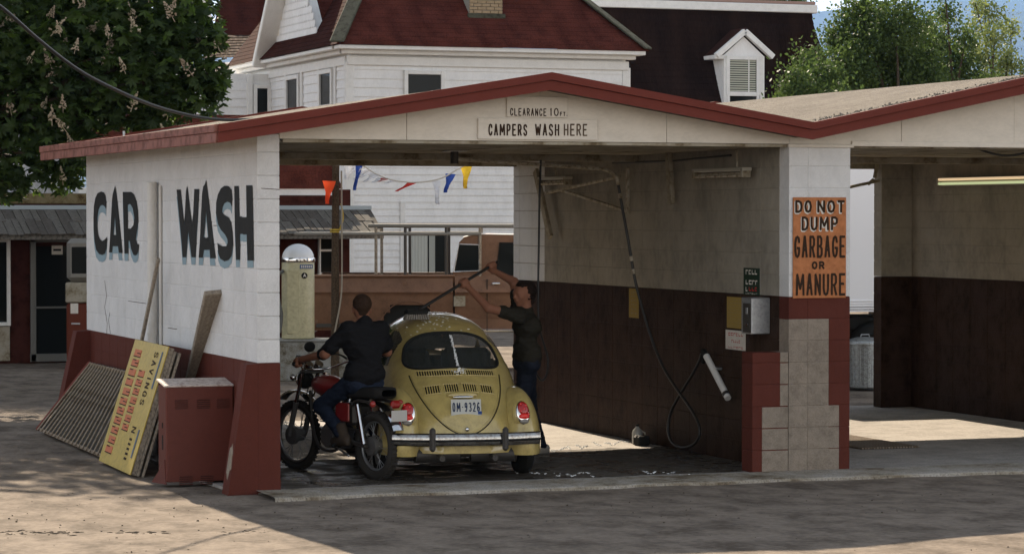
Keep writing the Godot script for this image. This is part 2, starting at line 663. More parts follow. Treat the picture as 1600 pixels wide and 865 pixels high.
	M.black_letter = mat("black_sign_paint", lin(.018, .018, .017), .6)
	M.blue_letter = mat("blue_grey_sign_paint", lin(.22, .30, .34), .7)
	M.brown_letter = mat("dark_brown_sign_paint", lin(.035, .02, .012), .6)
	M.orange_sign = mat("orange_sign_paint", lin(.46, .18, .075), .6, {tex = T.mottle, scale = 2.0})
	M.white_sign = mat("white_sign_paint", lin(.62, .58, .52), .6, {tex = T.clean, scale = 2.0})
	M.white_pipe = mat("white_pipe_paint", lin(.62, .60, .56), .5, {tex = T.clean, scale = 2.0})
	M.grimy_pipe = mat("grimy_pipe_paint", lin(.42, .385, .32), .5, {tex = T.stained, scale = 2.0})
	M.dark_steel = mat("dark_steel", lin(.045, .04, .035), .5, {metal = .4})
	M.steel = mat("dull_steel", lin(.42, .43, .44), .42, {metal = .85, tex = T.mottle, scale = 3.0})
	M.galvanised = mat("galvanised_steel", lin(.40, .43, .43), .45, {metal = .7, tex = T.fade, scale = 5.0})
	M.chrome = mat("chrome", lin(.62, .62, .62), .12, {metal = 1.0})
	M.rubber = mat("black_rubber", lin(.016, .016, .015), .65)
	M.hose = mat("black_hose_rubber", lin(.012, .011, .010), .45)
	M.old_wood = mat("weathered_wood", lin(.36, .305, .24), .85, {tex = T.wood, scale = Vector3(6, .7, 6), bump = T.relief, bump_cm = .2})
	M.dark_wood = mat("dark_wood", lin(.10, .07, .045), .85, {tex = T.wood, scale = Vector3(6, .7, 6)})
	M.cabinet = mat("red_enamel", lin(.115, .032, .023), .45, {spec = .3, tex = T.clean, scale = 1.6})
	M.cabinet_top = mat("faded_pink_enamel", lin(.55, .47, .42), .5, {tex = T.fade, scale = 3.0})
	M.yellow_sign = mat("yellow_sign_enamel", lin(.50, .36, .068), .45, {tex = T.mottle, scale = 2.0})
	M.orange_letter = mat("orange_print", lin(.46, .15, .075), .5)
	M.rod = mat("rusty_white_rod", lin(.30, .25, .20), .6, {tex = T.stained, scale = 4.0})
	M.glass = mat("window_glass", lin(.6, .65, .65), .04, {alpha = .14})
	M.dark_glass = mat("dark_window", lin(.010, .012, .012), .05, {spec = .22})
	M.tube_off = mat("fluorescent_tube", lin(.45, .45, .40), .2)
	M.enamel = mat("fixture_enamel", lin(.33, .31, .26), .4)
	# background
	M.siding = mat("white_clapboard_paint", lin(.78, .78, .775), .7, {tex = T.clean, scale = Vector3(.4, .2, .4)})
	M.trim = mat("white_trim_paint", lin(.74, .735, .715), .6, {tex = T.clean, scale = .5})
	M.red_roof = mat("red_shingle", lin(.115, .034, .024), .95, {spec = .12, tex = T.shingle, scale = .5, bump = T.relief, bump_cm = 1.0})
	M.red_roof1 = mat("shaded_red_shingle", lin(.062, .020, .015), .95, {spec = .12, tex = T.shingle, scale = .5})  # red shingle darkened so the sunlit side slope reads as shaded
	M.brown_roof = mat("brown_shingle", lin(.075, .048, .035), .95, {spec = .12, tex = T.shingle, scale = .5})
	M.brown_roof1 = mat("pale_brown_shingle", lin(.13, .09, .068), .95, {spec = .12, tex = T.shingle, scale = .5})
	M.black_roof = mat("tarred_shingle", lin(.026, .0145, .0105), .95, {spec = .1, tex = T.shingle, scale = Vector3(.5, .1, .5)})
	M.black_roof1 = mat("reddish_tarred_shingle", lin(.06, .026, .020), .85, {tex = T.shingle, scale = Vector3(.5, .1, .5)})
	M.moss = mat("mossy_ridge_metal", lin(.085, .085, .062), .8, {tex = T.fade, scale = 1.0})
	M.shake = mat("grey_cedar_shake", lin(.17, .155, .135), .9, {tex = T.wood, scale = Vector3(3, .5, 3)})
	M.shake1 = mat("dark_cedar_shake", lin(.125, .11, .095), .9, {tex = T.wood, scale = Vector3(3, .5, 3)})
	M.red_wall = mat("dark_red_wall_paint", lin(.058, .018, .013), .7, {tex = T.fade, scale = .6})
	M.brick = mat("tan_brick", lin(.40, .30, .19), .9, {tex = T.mottle, scale = 2.0})
	M.mortar = mat("mortar", lin(.33, .30, .25), .95)
	M.leaf = []
	for q in [[.022, .036, .010], [.034, .055, .013], [.015, .026, .008]]:
		M.leaf.append(mat("leaf", lin(q[0], q[1], q[2]), .6, {spec = .25, back = lin(q[0] * 2.6, q[1] * 2.8, q[2] * 1.4)}))
	M.foam = mat("soap_foam", lin(.66, .67, .66), .6)
	M.bristle = mat("bristle", lin(.22, .20, .17), .9)
	M.bark = mat("bark", lin(.09, .07, .05), .95, {tex = T.wood, scale = Vector3(3, .6, 3)})


# ---------- ground ----------
func lot_height(x: float, z: float) -> float:
	return -0.03 + 0.115 * smoothstep(0.6, 7.0, z) + 0.05 * smoothstep(7.0, 20.0, z)

func build_ground() -> void:
	var f := FastNoiseLite.new()
	f.seed = 11
	f.frequency = 0.9
	f.fractal_octaves = 4
	var xs := [-3000.0, -800.0, -200.0, -60.0, -25.0, -12.0, -8.0]
	var x := -6.0
	while x < 9.0:
		xs.append(x); x += 0.09
	xs += [9.5, 11.0, 14.0, 20.0, 40.0, 100.0, 400.0, 3000.0]
	var zs := [-6000.0, -2000.0, -600.0, -200.0, -80.0, -45.0, -30.0, -24.0, -20.0, -17.0, -14.0, -12.0, -10.0]
	var z := -9.0
	while z < 8.0:
		zs.append(z); z += 0.09
	zs += [9.0, 11.0, 14.0, 20.0, 30.0, 60.0, 200.0, 1000.0]
	var g := []
	for a in xs:
		var row := []
		for b in zs:
			row.append(Vector3(a, lot_height(a, b) + f.get_noise_2d(a, b) * 0.012, b))
		g.append(row)
	setting("ground", Geo.new().grid(g, true), M.lot)
	# concrete slab under the bays, its front margin a separate pour
	setting("bay_floor", Geo.new().box(Vector3(5.2, -0.15, -3.8), Vector3(10.8, 0.3, 7.6)), M.dry)
	var wet := Geo.new()
	var wg := []
	for i in 61:
		var px := lerpf(.21, BAY - .002, i / 60.0)
		var zb := -2.75 + .55 * f.get_noise_2d(px * .8, 90.0) + .12 * f.get_noise_2d(px * 6.0, 95.0)
		var zf := -.12 + .10 * f.get_noise_2d(px * 1.5, 120.0)
		var row := []
		for j in 13: row.append(Vector3(px, .003, lerpf(zb, zf, j / 12.0)))
		wg.append(row)
	setting("wet_shaded_floor", wet.grid(wg, true), M.wet)  # wet film laid to the shadow edge; shade is put into its tone too
	var ap := Geo.new()
	var top := []
	for i in 60:
		var px := -0.02 + i * 0.2
		var zf := 0.62 + 0.05 * f.get_noise_2d(px * 1.7, 40.0) + 0.1 * smoothstep(5.5, 8.0, px)
		top.append([Vector3(px, 0.006, 0.0), Vector3(px, 0.004, zf - 0.03), Vector3(px, -0.012, zf), Vector3(px, -0.12, zf + 0.01)])
	ap.grid(top, true)
	setting("concrete_apron", ap, M.slab)
	# floor drain in the second bay
	var dr := thing("drain_grate", "long iron drain grate set in the second bay floor", "grate", Vector3(7.18, 0.002, -3.1))
	part(dr, "sump", Geo.new().box(Vector3(0, 0.001, 0), Vector3(.66, 0.002, 2.5)), M.rubber)
	for i in 20:
		part(dr, "grate_bar", Geo.new().box(Vector3(-.32 + i * .64 / 19.0, 0.010, 0), Vector3(.016, 0.016, 2.5)), M.rod)
	for i in 9:
		part(dr, "cross_bar", Geo.new().box(Vector3(0, 0.005, -1.2 + i * 0.3), Vector3(.66, 0.006, .025)), M.rod)
	# grit, leaf scraps and small stones lying on the lot
	var lr := RandomNumberGenerator.new()
	lr.seed = 19
	var bits := Geo.new()
	for i in 620:
		var q := Vector2(lr.randf_range(0, 1600), lr.randf_range(770, 864))
		if i < 130: q = Vector2([20, 55, 105, 190, 240, 375, 385, 420, 60, 100][i % 10] + lr.randfn(0, 16), 832 + lr.randfn(0, 1.6))
		var p := on(q.x, q.y, 1, 0.0)
		p.y = lot_height(p.x, p.z) + f.get_noise_2d(p.x, p.z) * 0.012
		p = on(q.x, q.y, 1, p.y)
		var s := lr.randf_range(.004, .013)
		if i < 130: bits.ball(p, Vector3(s * lr.randf_range(1, 3), s * .5, s), 6, 3)
		else: bits.ball(p + Vector3(0, s * .2, 0), Vector3(s, s * .6, s * .8) * lr.randf_range(.4, 1.0), 6, 3)
	var lt := single("ground_litter", bits, mat("dark_grit", lin(.075, .06, .045), .95), "scraps of grit and leaf litter on the dusty lot", "litter")
	lt.set_meta("kind", "stuff")
	# suds
	var r := RandomNumberGenerator.new()
	r.seed = 5
	var foam := Geo.new()
	var lines := [[Vector2(800, 738), Vector2(930, 742), 7], [Vector2(860, 702), Vector2(985, 690), 30], [Vector2(700, 715), Vector2(800, 708), 26], [Vector2(1000, 735), Vector2(1090, 742), 4]]
	for l in lines:
		for k in l[2] * 14:
			var t := r.randf()
			if f.get_noise_2d(t * 9.0 + l[2], l[0].x) < -.08: continue
			var q: Vector2 = l[0].lerp(l[1], t) + Vector2(0, f.get_noise_2d(t * 6.0, l[0].y * 3.0) * 7.0 + r.randfn(0, .5))
			var p := on(q.x, q.y, 1, 0.003)
			var s := r.randf_range(.002, .006)
			foam.ball(p, Vector3(s * r.randf_range(1, 4), r.randf_range(.002, .005), s), 5, 2, 0.0, PI / 2)
	var fo := single("soap_suds", foam, M.foam, "white soap suds scattered over the wet bay floor", "foam")
	fo.set_meta("kind", "stuff")


# ---------- the car wash ----------
var block_cache := {}
func block(size: Vector3) -> ArrayMesh:
	var key := "%.3f %.3f %.3f" % [size.x, size.y, size.z]
	if not block_cache.has(key):
		block_cache[key] = Geo.new().box(Vector3.ZERO, size, 0.0035).mesh()
	return block_cache[key]

# one block; cells between a and b (opposite corners), joints taken off
func lay(parent: Node, a: Vector3, b: Vector3, m: Material, joined: Geo = null, cut := Vector3(0, .006, .006)) -> void:
	var size := (b - a).abs() - cut
	var mid := (a + b) * 0.5
	if joined:
		joined.box(mid, size, 0.0035)
	else:
		part(parent, "block", block(size), m, Transform3D(Basis(), mid))

func roof_y(x: float) -> float:
	var p := ROOF
	for i in p.size() - 1:
		if x <= p[i + 1].x:
			return lerpf(p[i].y, p[i + 1].y, (x - p[i].x) / (p[i + 1].x - p[i].x))
	return p[-1].y

const ROOF := [Vector2(-0.436, 3.147), Vector2(2.586, 3.64), Vector2(5.17, 3.229), Vector2(7.86, 3.775), Vector2(11.1, 3.16)]

func build_car_wash() -> void:
	var b := thing("car_wash_building", "white and red painted block car wash with low double gabled roof", "building")
	# lettered side wall
	var w := part(b, "side_wall", Geo.new().box(Vector3(0.1, 2.10, -DEEP / 2), Vector3(0.194, 1.96, DEEP - 0.03)), M.white1)
	part(b, "lower_core", Geo.new().box(Vector3(0.1, .60, -DEEP / 2), Vector3(0.194, 1.03, DEEP - 0.03)), M.red0)
	part(b, "wall_footing", Geo.new().box(Vector3(0.1, 0.043, -DEEP / 2), Vector3(0.214, 0.086, DEEP)), M.red1)
	var base := 0.0894
	var low := Geo.new()
	for k in 15:
		var y := base + k * COURSE
		var y2 := minf(y + COURSE, 3.095)
		var z := 0.0
		var i := 0
		while z > -DEEP + 0.02:
			var z2 := maxf(z - 0.4083, -DEEP)
			lay(w, Vector3(0, y, z), Vector3(0.2, y2, z2), M["white%d" % (rng.randi() % 3)], low if k < 5 else null)
			z = z2
			i += 1
	part(b, "lower_blocks", low, M.red0).set_meta("kind", "stuff")
	painted_name(w)
	# buttresses either end of the side wall
	for q in [[-0.2, 0.012, -0.10, -0.27], [-DEEP - 0.02, -DEEP + 0.19, -0.15, -0.40]]:
		part(b, "buttress", Geo.new().prism([Vector2(-0.001, -0.03), Vector2(q[3], -0.03), Vector2(q[2], 1.098), Vector2(-0.001, 1.105)], q[0], q[1]), M.red0)
	part(b, "wall_end", Geo.new().box(Vector3(0.1, 0.545, 0.006), Vector3(0.2, 1.12, 0.012), 0.002), M.red0)
	# bare patch where the paint has been knocked off the buttress
	var chip := Geo.new()
	var cr := RandomNumberGenerator.new()
	cr.seed = 3
	var edge := []
	for i in 18:
		var a := TAU * i / 18
		edge.append(Vector2(cos(a) * .088 * cr.randf_range(.6, 1.1), sin(a) * .155 * cr.randf_range(.7, 1.1)))
	var slope := Vector3(0.17, 1.128, 0).normalized()
	var side := Vector3(-slope.y, slope.x, 0)
	chip.prism(edge, 0.0, 0.0035, Transform3D(Basis(Vector3(0, 0, 1), slope, side), Vector3(-0.226, 0.25, -0.09)))
	part(b, "bare_patch", chip, M.raw0)
	# dividing wall, inner face at x = BAY, with a pier at its front end
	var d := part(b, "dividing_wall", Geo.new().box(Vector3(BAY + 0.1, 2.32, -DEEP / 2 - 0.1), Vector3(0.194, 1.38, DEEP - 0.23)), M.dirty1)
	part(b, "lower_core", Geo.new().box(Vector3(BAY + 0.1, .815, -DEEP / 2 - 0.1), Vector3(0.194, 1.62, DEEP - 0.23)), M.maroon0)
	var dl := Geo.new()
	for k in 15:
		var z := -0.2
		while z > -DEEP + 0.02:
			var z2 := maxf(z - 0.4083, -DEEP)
			var m: Material = M["dirty%d" % (rng.randi() % 3)] if z > -6.3 else M["white2"]  # rear blocks paler, the lit strip there put into their colour
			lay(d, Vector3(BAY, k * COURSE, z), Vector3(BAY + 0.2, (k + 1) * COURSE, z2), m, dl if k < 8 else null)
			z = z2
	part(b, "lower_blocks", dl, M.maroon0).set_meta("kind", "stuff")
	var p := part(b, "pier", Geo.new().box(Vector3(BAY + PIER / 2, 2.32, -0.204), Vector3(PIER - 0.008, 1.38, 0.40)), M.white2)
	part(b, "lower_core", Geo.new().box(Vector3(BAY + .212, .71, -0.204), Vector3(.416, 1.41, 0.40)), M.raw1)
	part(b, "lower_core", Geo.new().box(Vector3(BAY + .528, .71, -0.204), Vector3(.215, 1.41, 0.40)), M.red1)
	part(b, "lower_core", Geo.new().box(Vector3(BAY + PIER / 2, 1.522, -0.204), Vector3(PIER - 0.008, .21, 0.40)), M.red1)
	for k in 15:
		var y := k * COURSE
		var cells: Array
		if k < 3:
			cells = [[0.0, .2, "raw"], [.2, .53, "raw"], [.53, PIER, "red"]]
		elif k < 7:
			cells = [[0.0, .2, "raw"], [.2, .42, "raw"], [.42, PIER, "red"]]
		else:
			cells = [[0.0, .2, "red"], [.2, PIER, "red"]] if k == 7 else [[0.0, .2, "white"], [.2, PIER, "white"]]
		for c in cells:
			lay(p, Vector3(BAY + c[0], y, 0), Vector3(BAY + c[1], y + COURSE, -0.4 if c[1] > .2 else -0.2), M[c[2] + str(rng.randi() % 3)], null, Vector3(.007 if absf(c[1] - .2) < .01 or c[0] < .01 else .0, .005, 0))
	# low wheel guard beside the pier
	var g := part(b, "wheel_guard", Geo.new().box(Vector3(BAY - 0.185, 0.55, -0.117), Vector3(0.362, 1.1, 0.226)), M.red1)
	for k in 6:
		var y := k * COURSE
		var y2 := minf(y + COURSE, 1.118)
		var cut := BAY - (.27 if k < 3 else .085)
		lay(g, Vector3(BAY - .37, y, 0), Vector3(cut, y2, -0.23), M["red%d" % (k % 3)], null, Vector3(0, .009, 0))
		lay(g, Vector3(cut, y, 0), Vector3(BAY - 0.002, y2, -0.23), M["raw%d" % (k % 3)], null, Vector3(0, .009, 0))
	# far wall of the second bay, with a short return at the back
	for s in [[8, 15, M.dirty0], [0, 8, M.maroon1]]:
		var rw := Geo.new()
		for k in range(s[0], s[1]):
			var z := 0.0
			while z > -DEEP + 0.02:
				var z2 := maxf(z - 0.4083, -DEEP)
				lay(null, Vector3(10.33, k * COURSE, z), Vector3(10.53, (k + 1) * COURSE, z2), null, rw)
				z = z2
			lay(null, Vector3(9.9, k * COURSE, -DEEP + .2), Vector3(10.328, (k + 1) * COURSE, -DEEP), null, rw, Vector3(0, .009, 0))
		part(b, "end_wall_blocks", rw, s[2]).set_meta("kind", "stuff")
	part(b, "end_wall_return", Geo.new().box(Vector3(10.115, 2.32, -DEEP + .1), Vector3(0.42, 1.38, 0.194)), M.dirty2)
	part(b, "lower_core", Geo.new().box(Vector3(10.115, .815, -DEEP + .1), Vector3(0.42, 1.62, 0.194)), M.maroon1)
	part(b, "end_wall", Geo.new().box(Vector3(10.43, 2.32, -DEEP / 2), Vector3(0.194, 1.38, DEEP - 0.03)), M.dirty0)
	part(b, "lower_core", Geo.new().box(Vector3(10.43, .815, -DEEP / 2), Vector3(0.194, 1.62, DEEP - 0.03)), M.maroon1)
	# roof: gravelled slopes, fascia with a metal drip edge along every side
	var n := ROOF.size()
	for i in n - 1:
		var a: Vector2 = ROOF[i]
		var c: Vector2 = ROOF[i + 1]
		var lift := Vector2(0, .012)
		part(b, "roof_slope", Geo.new().prism([a - Vector2(-.0, .012), c - Vector2(.0, .012), c - Vector2(0, .12), a - Vector2(0, .12)], 0.33, -DEEP - 0.28), M.gravel)
		for q in [[0.345, 0.375], [-DEEP - 0.325, -DEEP - 0.295]]:
			part(b, "fascia_board", Geo.new().prism([a - Vector2(0, .058), c - Vector2(0, .058), c - Vector2(0, .146), a - Vector2(0, .146)], q[0] - .012, q[1] - .012), M.fascia)
			part(b, "drip_edge", Geo.new().prism([a + lift, c + lift, c - Vector2(0, .055), a - Vector2(0, .055)], q[0] - .012, q[1] + .012), M.fascia)
	var l := DEEP + 0.66
	part(b, "fascia_board", Geo.new().box(Vector3(-0.436, 3.147 - .101, -DEEP / 2), Vector3(0.03, 0.088, l), .003), M.fascia_skylit)
	part(b, "drip_edge", Geo.new().box(Vector3(-0.442, 3.147 - .022, -DEEP / 2), Vector3(0.042, 0.066, l + .02), .003), M.fascia_skylit)
	# loose gravel along the roof edges, real stones
	var stones := MultiMesh.new()
	stones.transform_format = MultiMesh.TRANSFORM_3D
	stones.mesh = Geo.new().ball(Vector3.ZERO, Vector3(.007, .005, .007), 6, 4).mesh()
	var list := []
	for i in 3400:
		var x := rng.randf_range(-0.4, 9.2)
		var z := 0.33 - absf(rng.randfn(0, .25)) if i < 3400 else rng.randf_range(-7.5, .3)
		if i >= 3400: x = rng.randf_range(5.2, 8.3)
		list.append(Transform3D(Basis.from_euler(Vector3(rng.randf() * 6, rng.randf() * 6, 0)).scaled(Vector3.ONE * rng.randf_range(.6, 1.7)), Vector3(x, roof_y(x) - .006 + rng.randf() * .008, z)))
	stones.instance_count = list.size()
	for i in list.size():
		stones.set_instance_transform(i, list[i])
	var mi := MultiMeshInstance3D.new()
	mi.name = "roof_gravel"
	mi.multimesh = stones
	mi.material_override = M.gravel
	mi.set_meta("kind", "stuff")
	b.add_child(mi)
	# gable boards over the openings
	var cuts := [0.0, 1.36, 2.62, 3.86, BAY, 6.28, 7.5, 8.72, 9.94, 10.5]
	for i in cuts.size() - 1:
		var x0: float = cuts[i] + .002
		var x1: float = cuts[i + 1] - .002
		var outline := [Vector2(x0, 3.052), Vector2(x1, 3.052), Vector2(x1, roof_y(x1) - .118)]
		for q in ROOF:
			if q.x > x0 and q.x < x1: outline.append(Vector2(q.x, q.y - .118))
		outline.append(Vector2(x0, roof_y(x0) - .118))
		if i == 0: outline[0].x = .2; outline[-1].x = .2
		part(b, "gable_board", Geo.new().prism(outline, -0.02, 0.004 + .003 * (i % 2)), M.white_board)
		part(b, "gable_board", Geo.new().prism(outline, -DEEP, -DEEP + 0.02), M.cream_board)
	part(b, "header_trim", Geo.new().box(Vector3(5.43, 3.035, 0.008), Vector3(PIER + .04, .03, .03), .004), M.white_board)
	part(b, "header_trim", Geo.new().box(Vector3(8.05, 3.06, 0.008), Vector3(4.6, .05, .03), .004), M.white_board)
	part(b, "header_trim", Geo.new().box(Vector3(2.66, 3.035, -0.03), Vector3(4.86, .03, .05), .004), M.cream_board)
	# ceilings of painted sheets
	for bay in [[0.202, BAY - 0.002], [BAY + PIER + .002, 10.328]]:
		for i in 4:
			for j in 3:
				var wx: float = (bay[1] - bay[0]) / 4.0
				var wz := (DEEP - .06) / 3.0
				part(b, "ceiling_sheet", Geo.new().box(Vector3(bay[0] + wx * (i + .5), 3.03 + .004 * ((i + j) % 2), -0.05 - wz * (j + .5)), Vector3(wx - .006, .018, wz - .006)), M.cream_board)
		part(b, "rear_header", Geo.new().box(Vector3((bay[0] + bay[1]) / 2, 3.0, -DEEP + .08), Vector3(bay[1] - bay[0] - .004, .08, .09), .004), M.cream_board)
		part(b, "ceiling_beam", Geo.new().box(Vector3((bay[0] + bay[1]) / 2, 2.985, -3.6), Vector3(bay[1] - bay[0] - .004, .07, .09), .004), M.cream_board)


func painted_name(wall: Node) -> void:
	var word := [
		[[[147,157,170,165,183,190,190,250,190,305,180,285,160,270,140,277,125,310,115,380,115,450,122,520,138,560,158,574,178,562,196,540,197,560,192,640,180,680,158,692,130,685,105,650,92,580,84,480,82,380,86,280,98,210,118,170]]],
		[[[265,108,278,190,290,300,308,480,327,674,297,676,290,620,245,618,240,673,214,673,222,560,230,400,238,240,245,180], [264,365,275,521,252,521]]],
		[[[330,162,400,160,425,180,445,240,458,320,460,400,455,460,445,520,440,560,452,598,467,605,462,660,450,690,435,697,420,690,400,640,390,580,383,568,378,580,378,682,345,682,340,500,333,300], [372,268,395,262,415,300,428,380,420,440,400,468,372,471]]],
		[[[785,142,818,140,835,300,850,440,860,250,865,150,874,108,880,150,895,280,915,430,925,350,935,138,975,135,965,350,955,500,945,712,912,712,895,580,884,490,876,580,866,712,836,712,825,560,810,400,797,260]]],
		[[[1035,58,1045,140,1060,260,1080,430,1100,600,1115,720,1070,721,1065,650,1015,650,1008,717,972,717,985,520,992,350,1000,180,1010,115,1025,95], [1035,325,1053,541,1036,548,1015,541]]],
		[[[1190,109,1225,112,1248,140,1254,200,1252,285,1240,252,1215,242,1190,255,1173,290,1170,330,1190,355,1225,375,1245,420,1257,500,1262,600,1250,700,1225,735,1190,746,1155,725,1138,680,1130,590,1150,607,1180,621,1205,619,1218,590,1215,560,1195,520,1160,480,1135,430,1118,340,1120,250,1135,180,1160,130]]],
		[[[1273,110,1310,110,1316,370,1378,372,1373,106,1425,105,1432,400,1437,739,1385,739,1378,520,1322,515,1320,733,1288,736,1278,450]]],
	]
	for pass_ in 2:
		var x := -0.003 if pass_ == 0 else -0.0065
		var put := func(p: Vector2) -> Vector3: return on(130 + p.x / 5.407, 270 + p.y / 5.407, 0, x)
		for letter in word:
			var shapes := []
			for s in letter:
				var contours := []
				for c in s:
					var pts := []
					for i in range(0, c.size(), 2):
						pts.append(Vector2(c[i], c[i + 1] + (62.0 if pass_ == 0 else 0.0)))
					contours.append(pts)
				shapes.append(contours)
			var geo := Geo.new()
			scan(geo, shapes, 130, put, Vector3.LEFT)
			part(wall, "letter_shadow" if pass_ == 0 else "letter", geo, M.blue_letter if pass_ == 0 else M.black_letter)


# ---------- things fixed to the car wash ----------
# a board between two picture corners, on a plane across z or across x; returns the thing
func board_thing(called: String, label: String, category: String, r: Array, axis: int, value: float, thick: float, m: Material, called_part := "panel", group := "") -> Node3D:
	var a := on(r[0], r[1], axis, value)
	var c := on(r[2], r[3], axis, value)
	var o := thing(called, label, category, (a + c) * 0.5, 0, group)
	var size := (c - a).abs()
	size[axis] = thick
	var back := Vector3.ZERO
	back[axis] = -thick / 2 if axis == 2 else thick / 2
	part(o, called_part, Geo.new().box(back, size, minf(.003, thick * .4)), m)
	return o

# text in a picture rectangle, on the same plane, proud by lift
func text_on(o: Node3D, text: String, r: Array, axis: int, value: float, lift: float, stroke: float, m: Material, called := "lettering", gap := .34) -> void:
	var v := value + (lift if axis == 2 else -lift)
	var a := on(r[0], r[1], axis, v)
	var c := on(r[2], r[3], axis, v)
	var e := Vector3.RIGHT if axis == 2 else Vector3.BACK
	var g := Geo.new()
	letters(g, text, a - o.position, e, Vector3.DOWN, absf(c[0 if axis == 2 else 2] - a[0 if axis == 2 else 2]), a.y - c.y, stroke, gap)
	part(o, called, g, m)

func build_wash_fittings() -> void:
	# notices on the gable and the pier
	var o := board_thing("clearance_sign", "small cream board reading CLEARANCE 10 FT under the gable peak", "sign", [792, 150, 887, 183.5], 2, .024, .014, M.white_board)
	text_on(o, "CLEARANCE", [797, 168.5, 854, 181.5], 2, .024, .002, .0095, M.brown_letter)
	text_on(o, "10", [859, 168.5, 873, 181.5], 2, .024, .002, .0105, M.brown_letter)
	text_on(o, "FT.", [875, 174.5, 887, 181.5], 2, .024, .002, .008, M.brown_letter)
	o = board_thing("campers_sign", "wide cream board reading CAMPERS WASH HERE above the first bay", "sign", [747, 184.2, 934, 219], 2, .026, .016, M.white_board)
	text_on(o, "CAMPERS", [763, 193, 824, 212.5], 2, .026, .002, .0145, M.brown_letter)
	text_on(o, "WASH", [836, 193, 874, 212.5], 2, .026, .002, .0145, M.brown_letter)
	text_on(o, "HERE", [881, 193, 918, 212.5], 2, .026, .002, .0135, mat("worn_brown_sign_paint", lin(.09, .065, .045), .7))
	o = board_thing("garbage_notice", "orange hand-painted notice on the pier forbidding garbage or manure", "sign", [1240, 308, 1322.5, 465], 2, .018, .014, M.orange_sign)
	for t in [["DO", 1243, 312.5, 1269, 332.5, .022], ["NOT", 1277.5, 312.5, 1321, 332.5, .022], ["DUMP", 1253, 338, 1310, 360, .022], ["GARBAGE", 1241.5, 368, 1321.5, 402.5, .022], ["OR", 1269, 408, 1289, 420.5, .018], ["MANURE", 1244, 427, 1321.5, 461.5, .022]]:
		if t[2] < 350:
			text_on(o, t[0], [t[1] - 1.2, t[2] + .6, t[3] - 1.2, t[4] + 2.0], 2, .018, .0018, t[5] + .009, M.white_sign, "letter_outline", .26)
		text_on(o, t[0], [t[1], t[2], t[3], t[4]], 2, .018, .0038, t[5], M.brown_letter, "lettering", .26)
	# papers and plates on the grimy wall of the bay
	var wx := BAY - .004
	o = board_thing("instruction_plate", "small dark green plate with white and red lines above coin box", "notice", [1162, 418, 1187, 462], 0, wx, .006, mat("dark_green_enamel", lin(.018, .035, .022), .5))
	for t in [[1165, 421, 1184, 429, M.white_sign, 4], [1165, 437, 1185, 445, M.white_sign, 4], [1170, 448, 1184, 455, mat("red_print", lin(.45, .03, .03), .5), 3], [1165, 448, 1169, 455, M.white_sign, 1], [1165, 457, 1184, 460, M.white_sign, 6]]:
		scribble(o, [t[0], t[1], t[2], t[3]], wx, t[4], t[5])
	o = board_thing("yellow_price_sheet", "faded yellow instruction sheet pasted beside the coin box", "notice", [1136, 463, 1161.5, 514], 0, wx, .004, mat("faded_yellow_paper", lin(.30, .21, .06), .8))
	for i in 9:
		scribble(o, [1138, 467 + i * 5, 1159, 469.5 + i * 5], wx, M.old_wood, 7)
	o = board_thing("pressure_notice", "white notice with red lines under the yellow sheet", "notice", [1134, 514.5, 1165, 548], 0, wx, .004, M.white_sign)
	for t in [[1138, 519, 1162, 526, 6], [1143, 530, 1157, 536, 5], [1138, 540, 1162, 545.5, 6]]:
		scribble(o, [t[0], t[1], t[2], t[3]], wx, mat("red_notice_print", lin(.40, .04, .03), .6), t[4])
	o = board_thing("yellow_strip_notice", "narrow yellow notice alone on the grimy red wall", "notice", [983, 450, 998, 497], 0, wx, .004, mat("dull_yellow_paper", lin(.26, .19, .06), .8))
	for i in 6:
		scribble(o, [986, 455 + i * 6.5, 995, 458 + i * 6.5], wx, M.old_wood, 3)
	# coin box: the door on its front stands a little open
	var cz := on(1176, 490, 0, BAY - .19).z
	var y1 := on(1190, 465, 2, cz).y
	var y0 := on(1190, 522, 2, cz).y
	o = thing("coin_box", "grey sheet metal coin box mounted high on bay wall", "box", Vector3(BAY - .1, y0, cz - .12))
	part(o, "case", Geo.new().box(Vector3(0, (y1 - y0) / 2, 0), Vector3(.19, y1 - y0, .23), .006), M.steel)
	part(o, "front_plate", Geo.new().box(Vector3(0, (y1 - y0) / 2, .119), Vector3(.185, y1 - y0 - .01, .008), .003), M.steel)
	part(o, "side_door", Geo.new().box(Vector3(-.099, (y1 - y0) / 2 - .02, .02), Vector3(.008, (y1 - y0) * .8, .16), .002), M.dark_steel)
	part(o, "coin_slot", Geo.new().box(Vector3(-.106, .22, .03), Vector3(.008, .06, .04), .002), M.steel)
	part(o, "lock", Geo.new().cyl(Vector3(-.095, .09, .03), Vector3(-.112, .09, .03), .018), M.chrome)
	# fluorescent fittings
	for q in [[1088, 271, 1168, 271, BAY - .12, 1152, "fluorescent fixture hung from a rod nearer the pier"], [846, 283, 889, 283, BAY - .12, 868, "short fluorescent fixture above the slanted board at the rear"]]:
		var a := on(q[0], q[1], 0, q[4])
		var c := on(q[2], q[3], 0, q[4])
		var y := (a.y + c.y) / 2
		o = thing("fluorescent_fixture", q[6], "light fixture", Vector3(q[4], y, (a.z + c.z) / 2), 0, "fluorescent fixtures in the first bay")
		var len_ := absf(c.z - a.z)
		part(o, "housing", Geo.new().box(Vector3(0, .035, 0), Vector3(.1, .035, len_), .006), M.enamel)
		for s in [-1, 1]:
			part(o, "tube", Geo.new().cyl(Vector3(-.02 * s - .01, -.015 - .012 * s, -len_ / 2 + .03), Vector3(-.02 * s - .01, -.015 - .012 * s, len_ / 2 - .06), .014, -1, 10), M.grimy_pipe)
			part(o, "end_cap", Geo.new().box(Vector3(-.005, .0, s * (len_ / 2 - .03)), Vector3(.09, .09, .05), .006), M.cream_board)
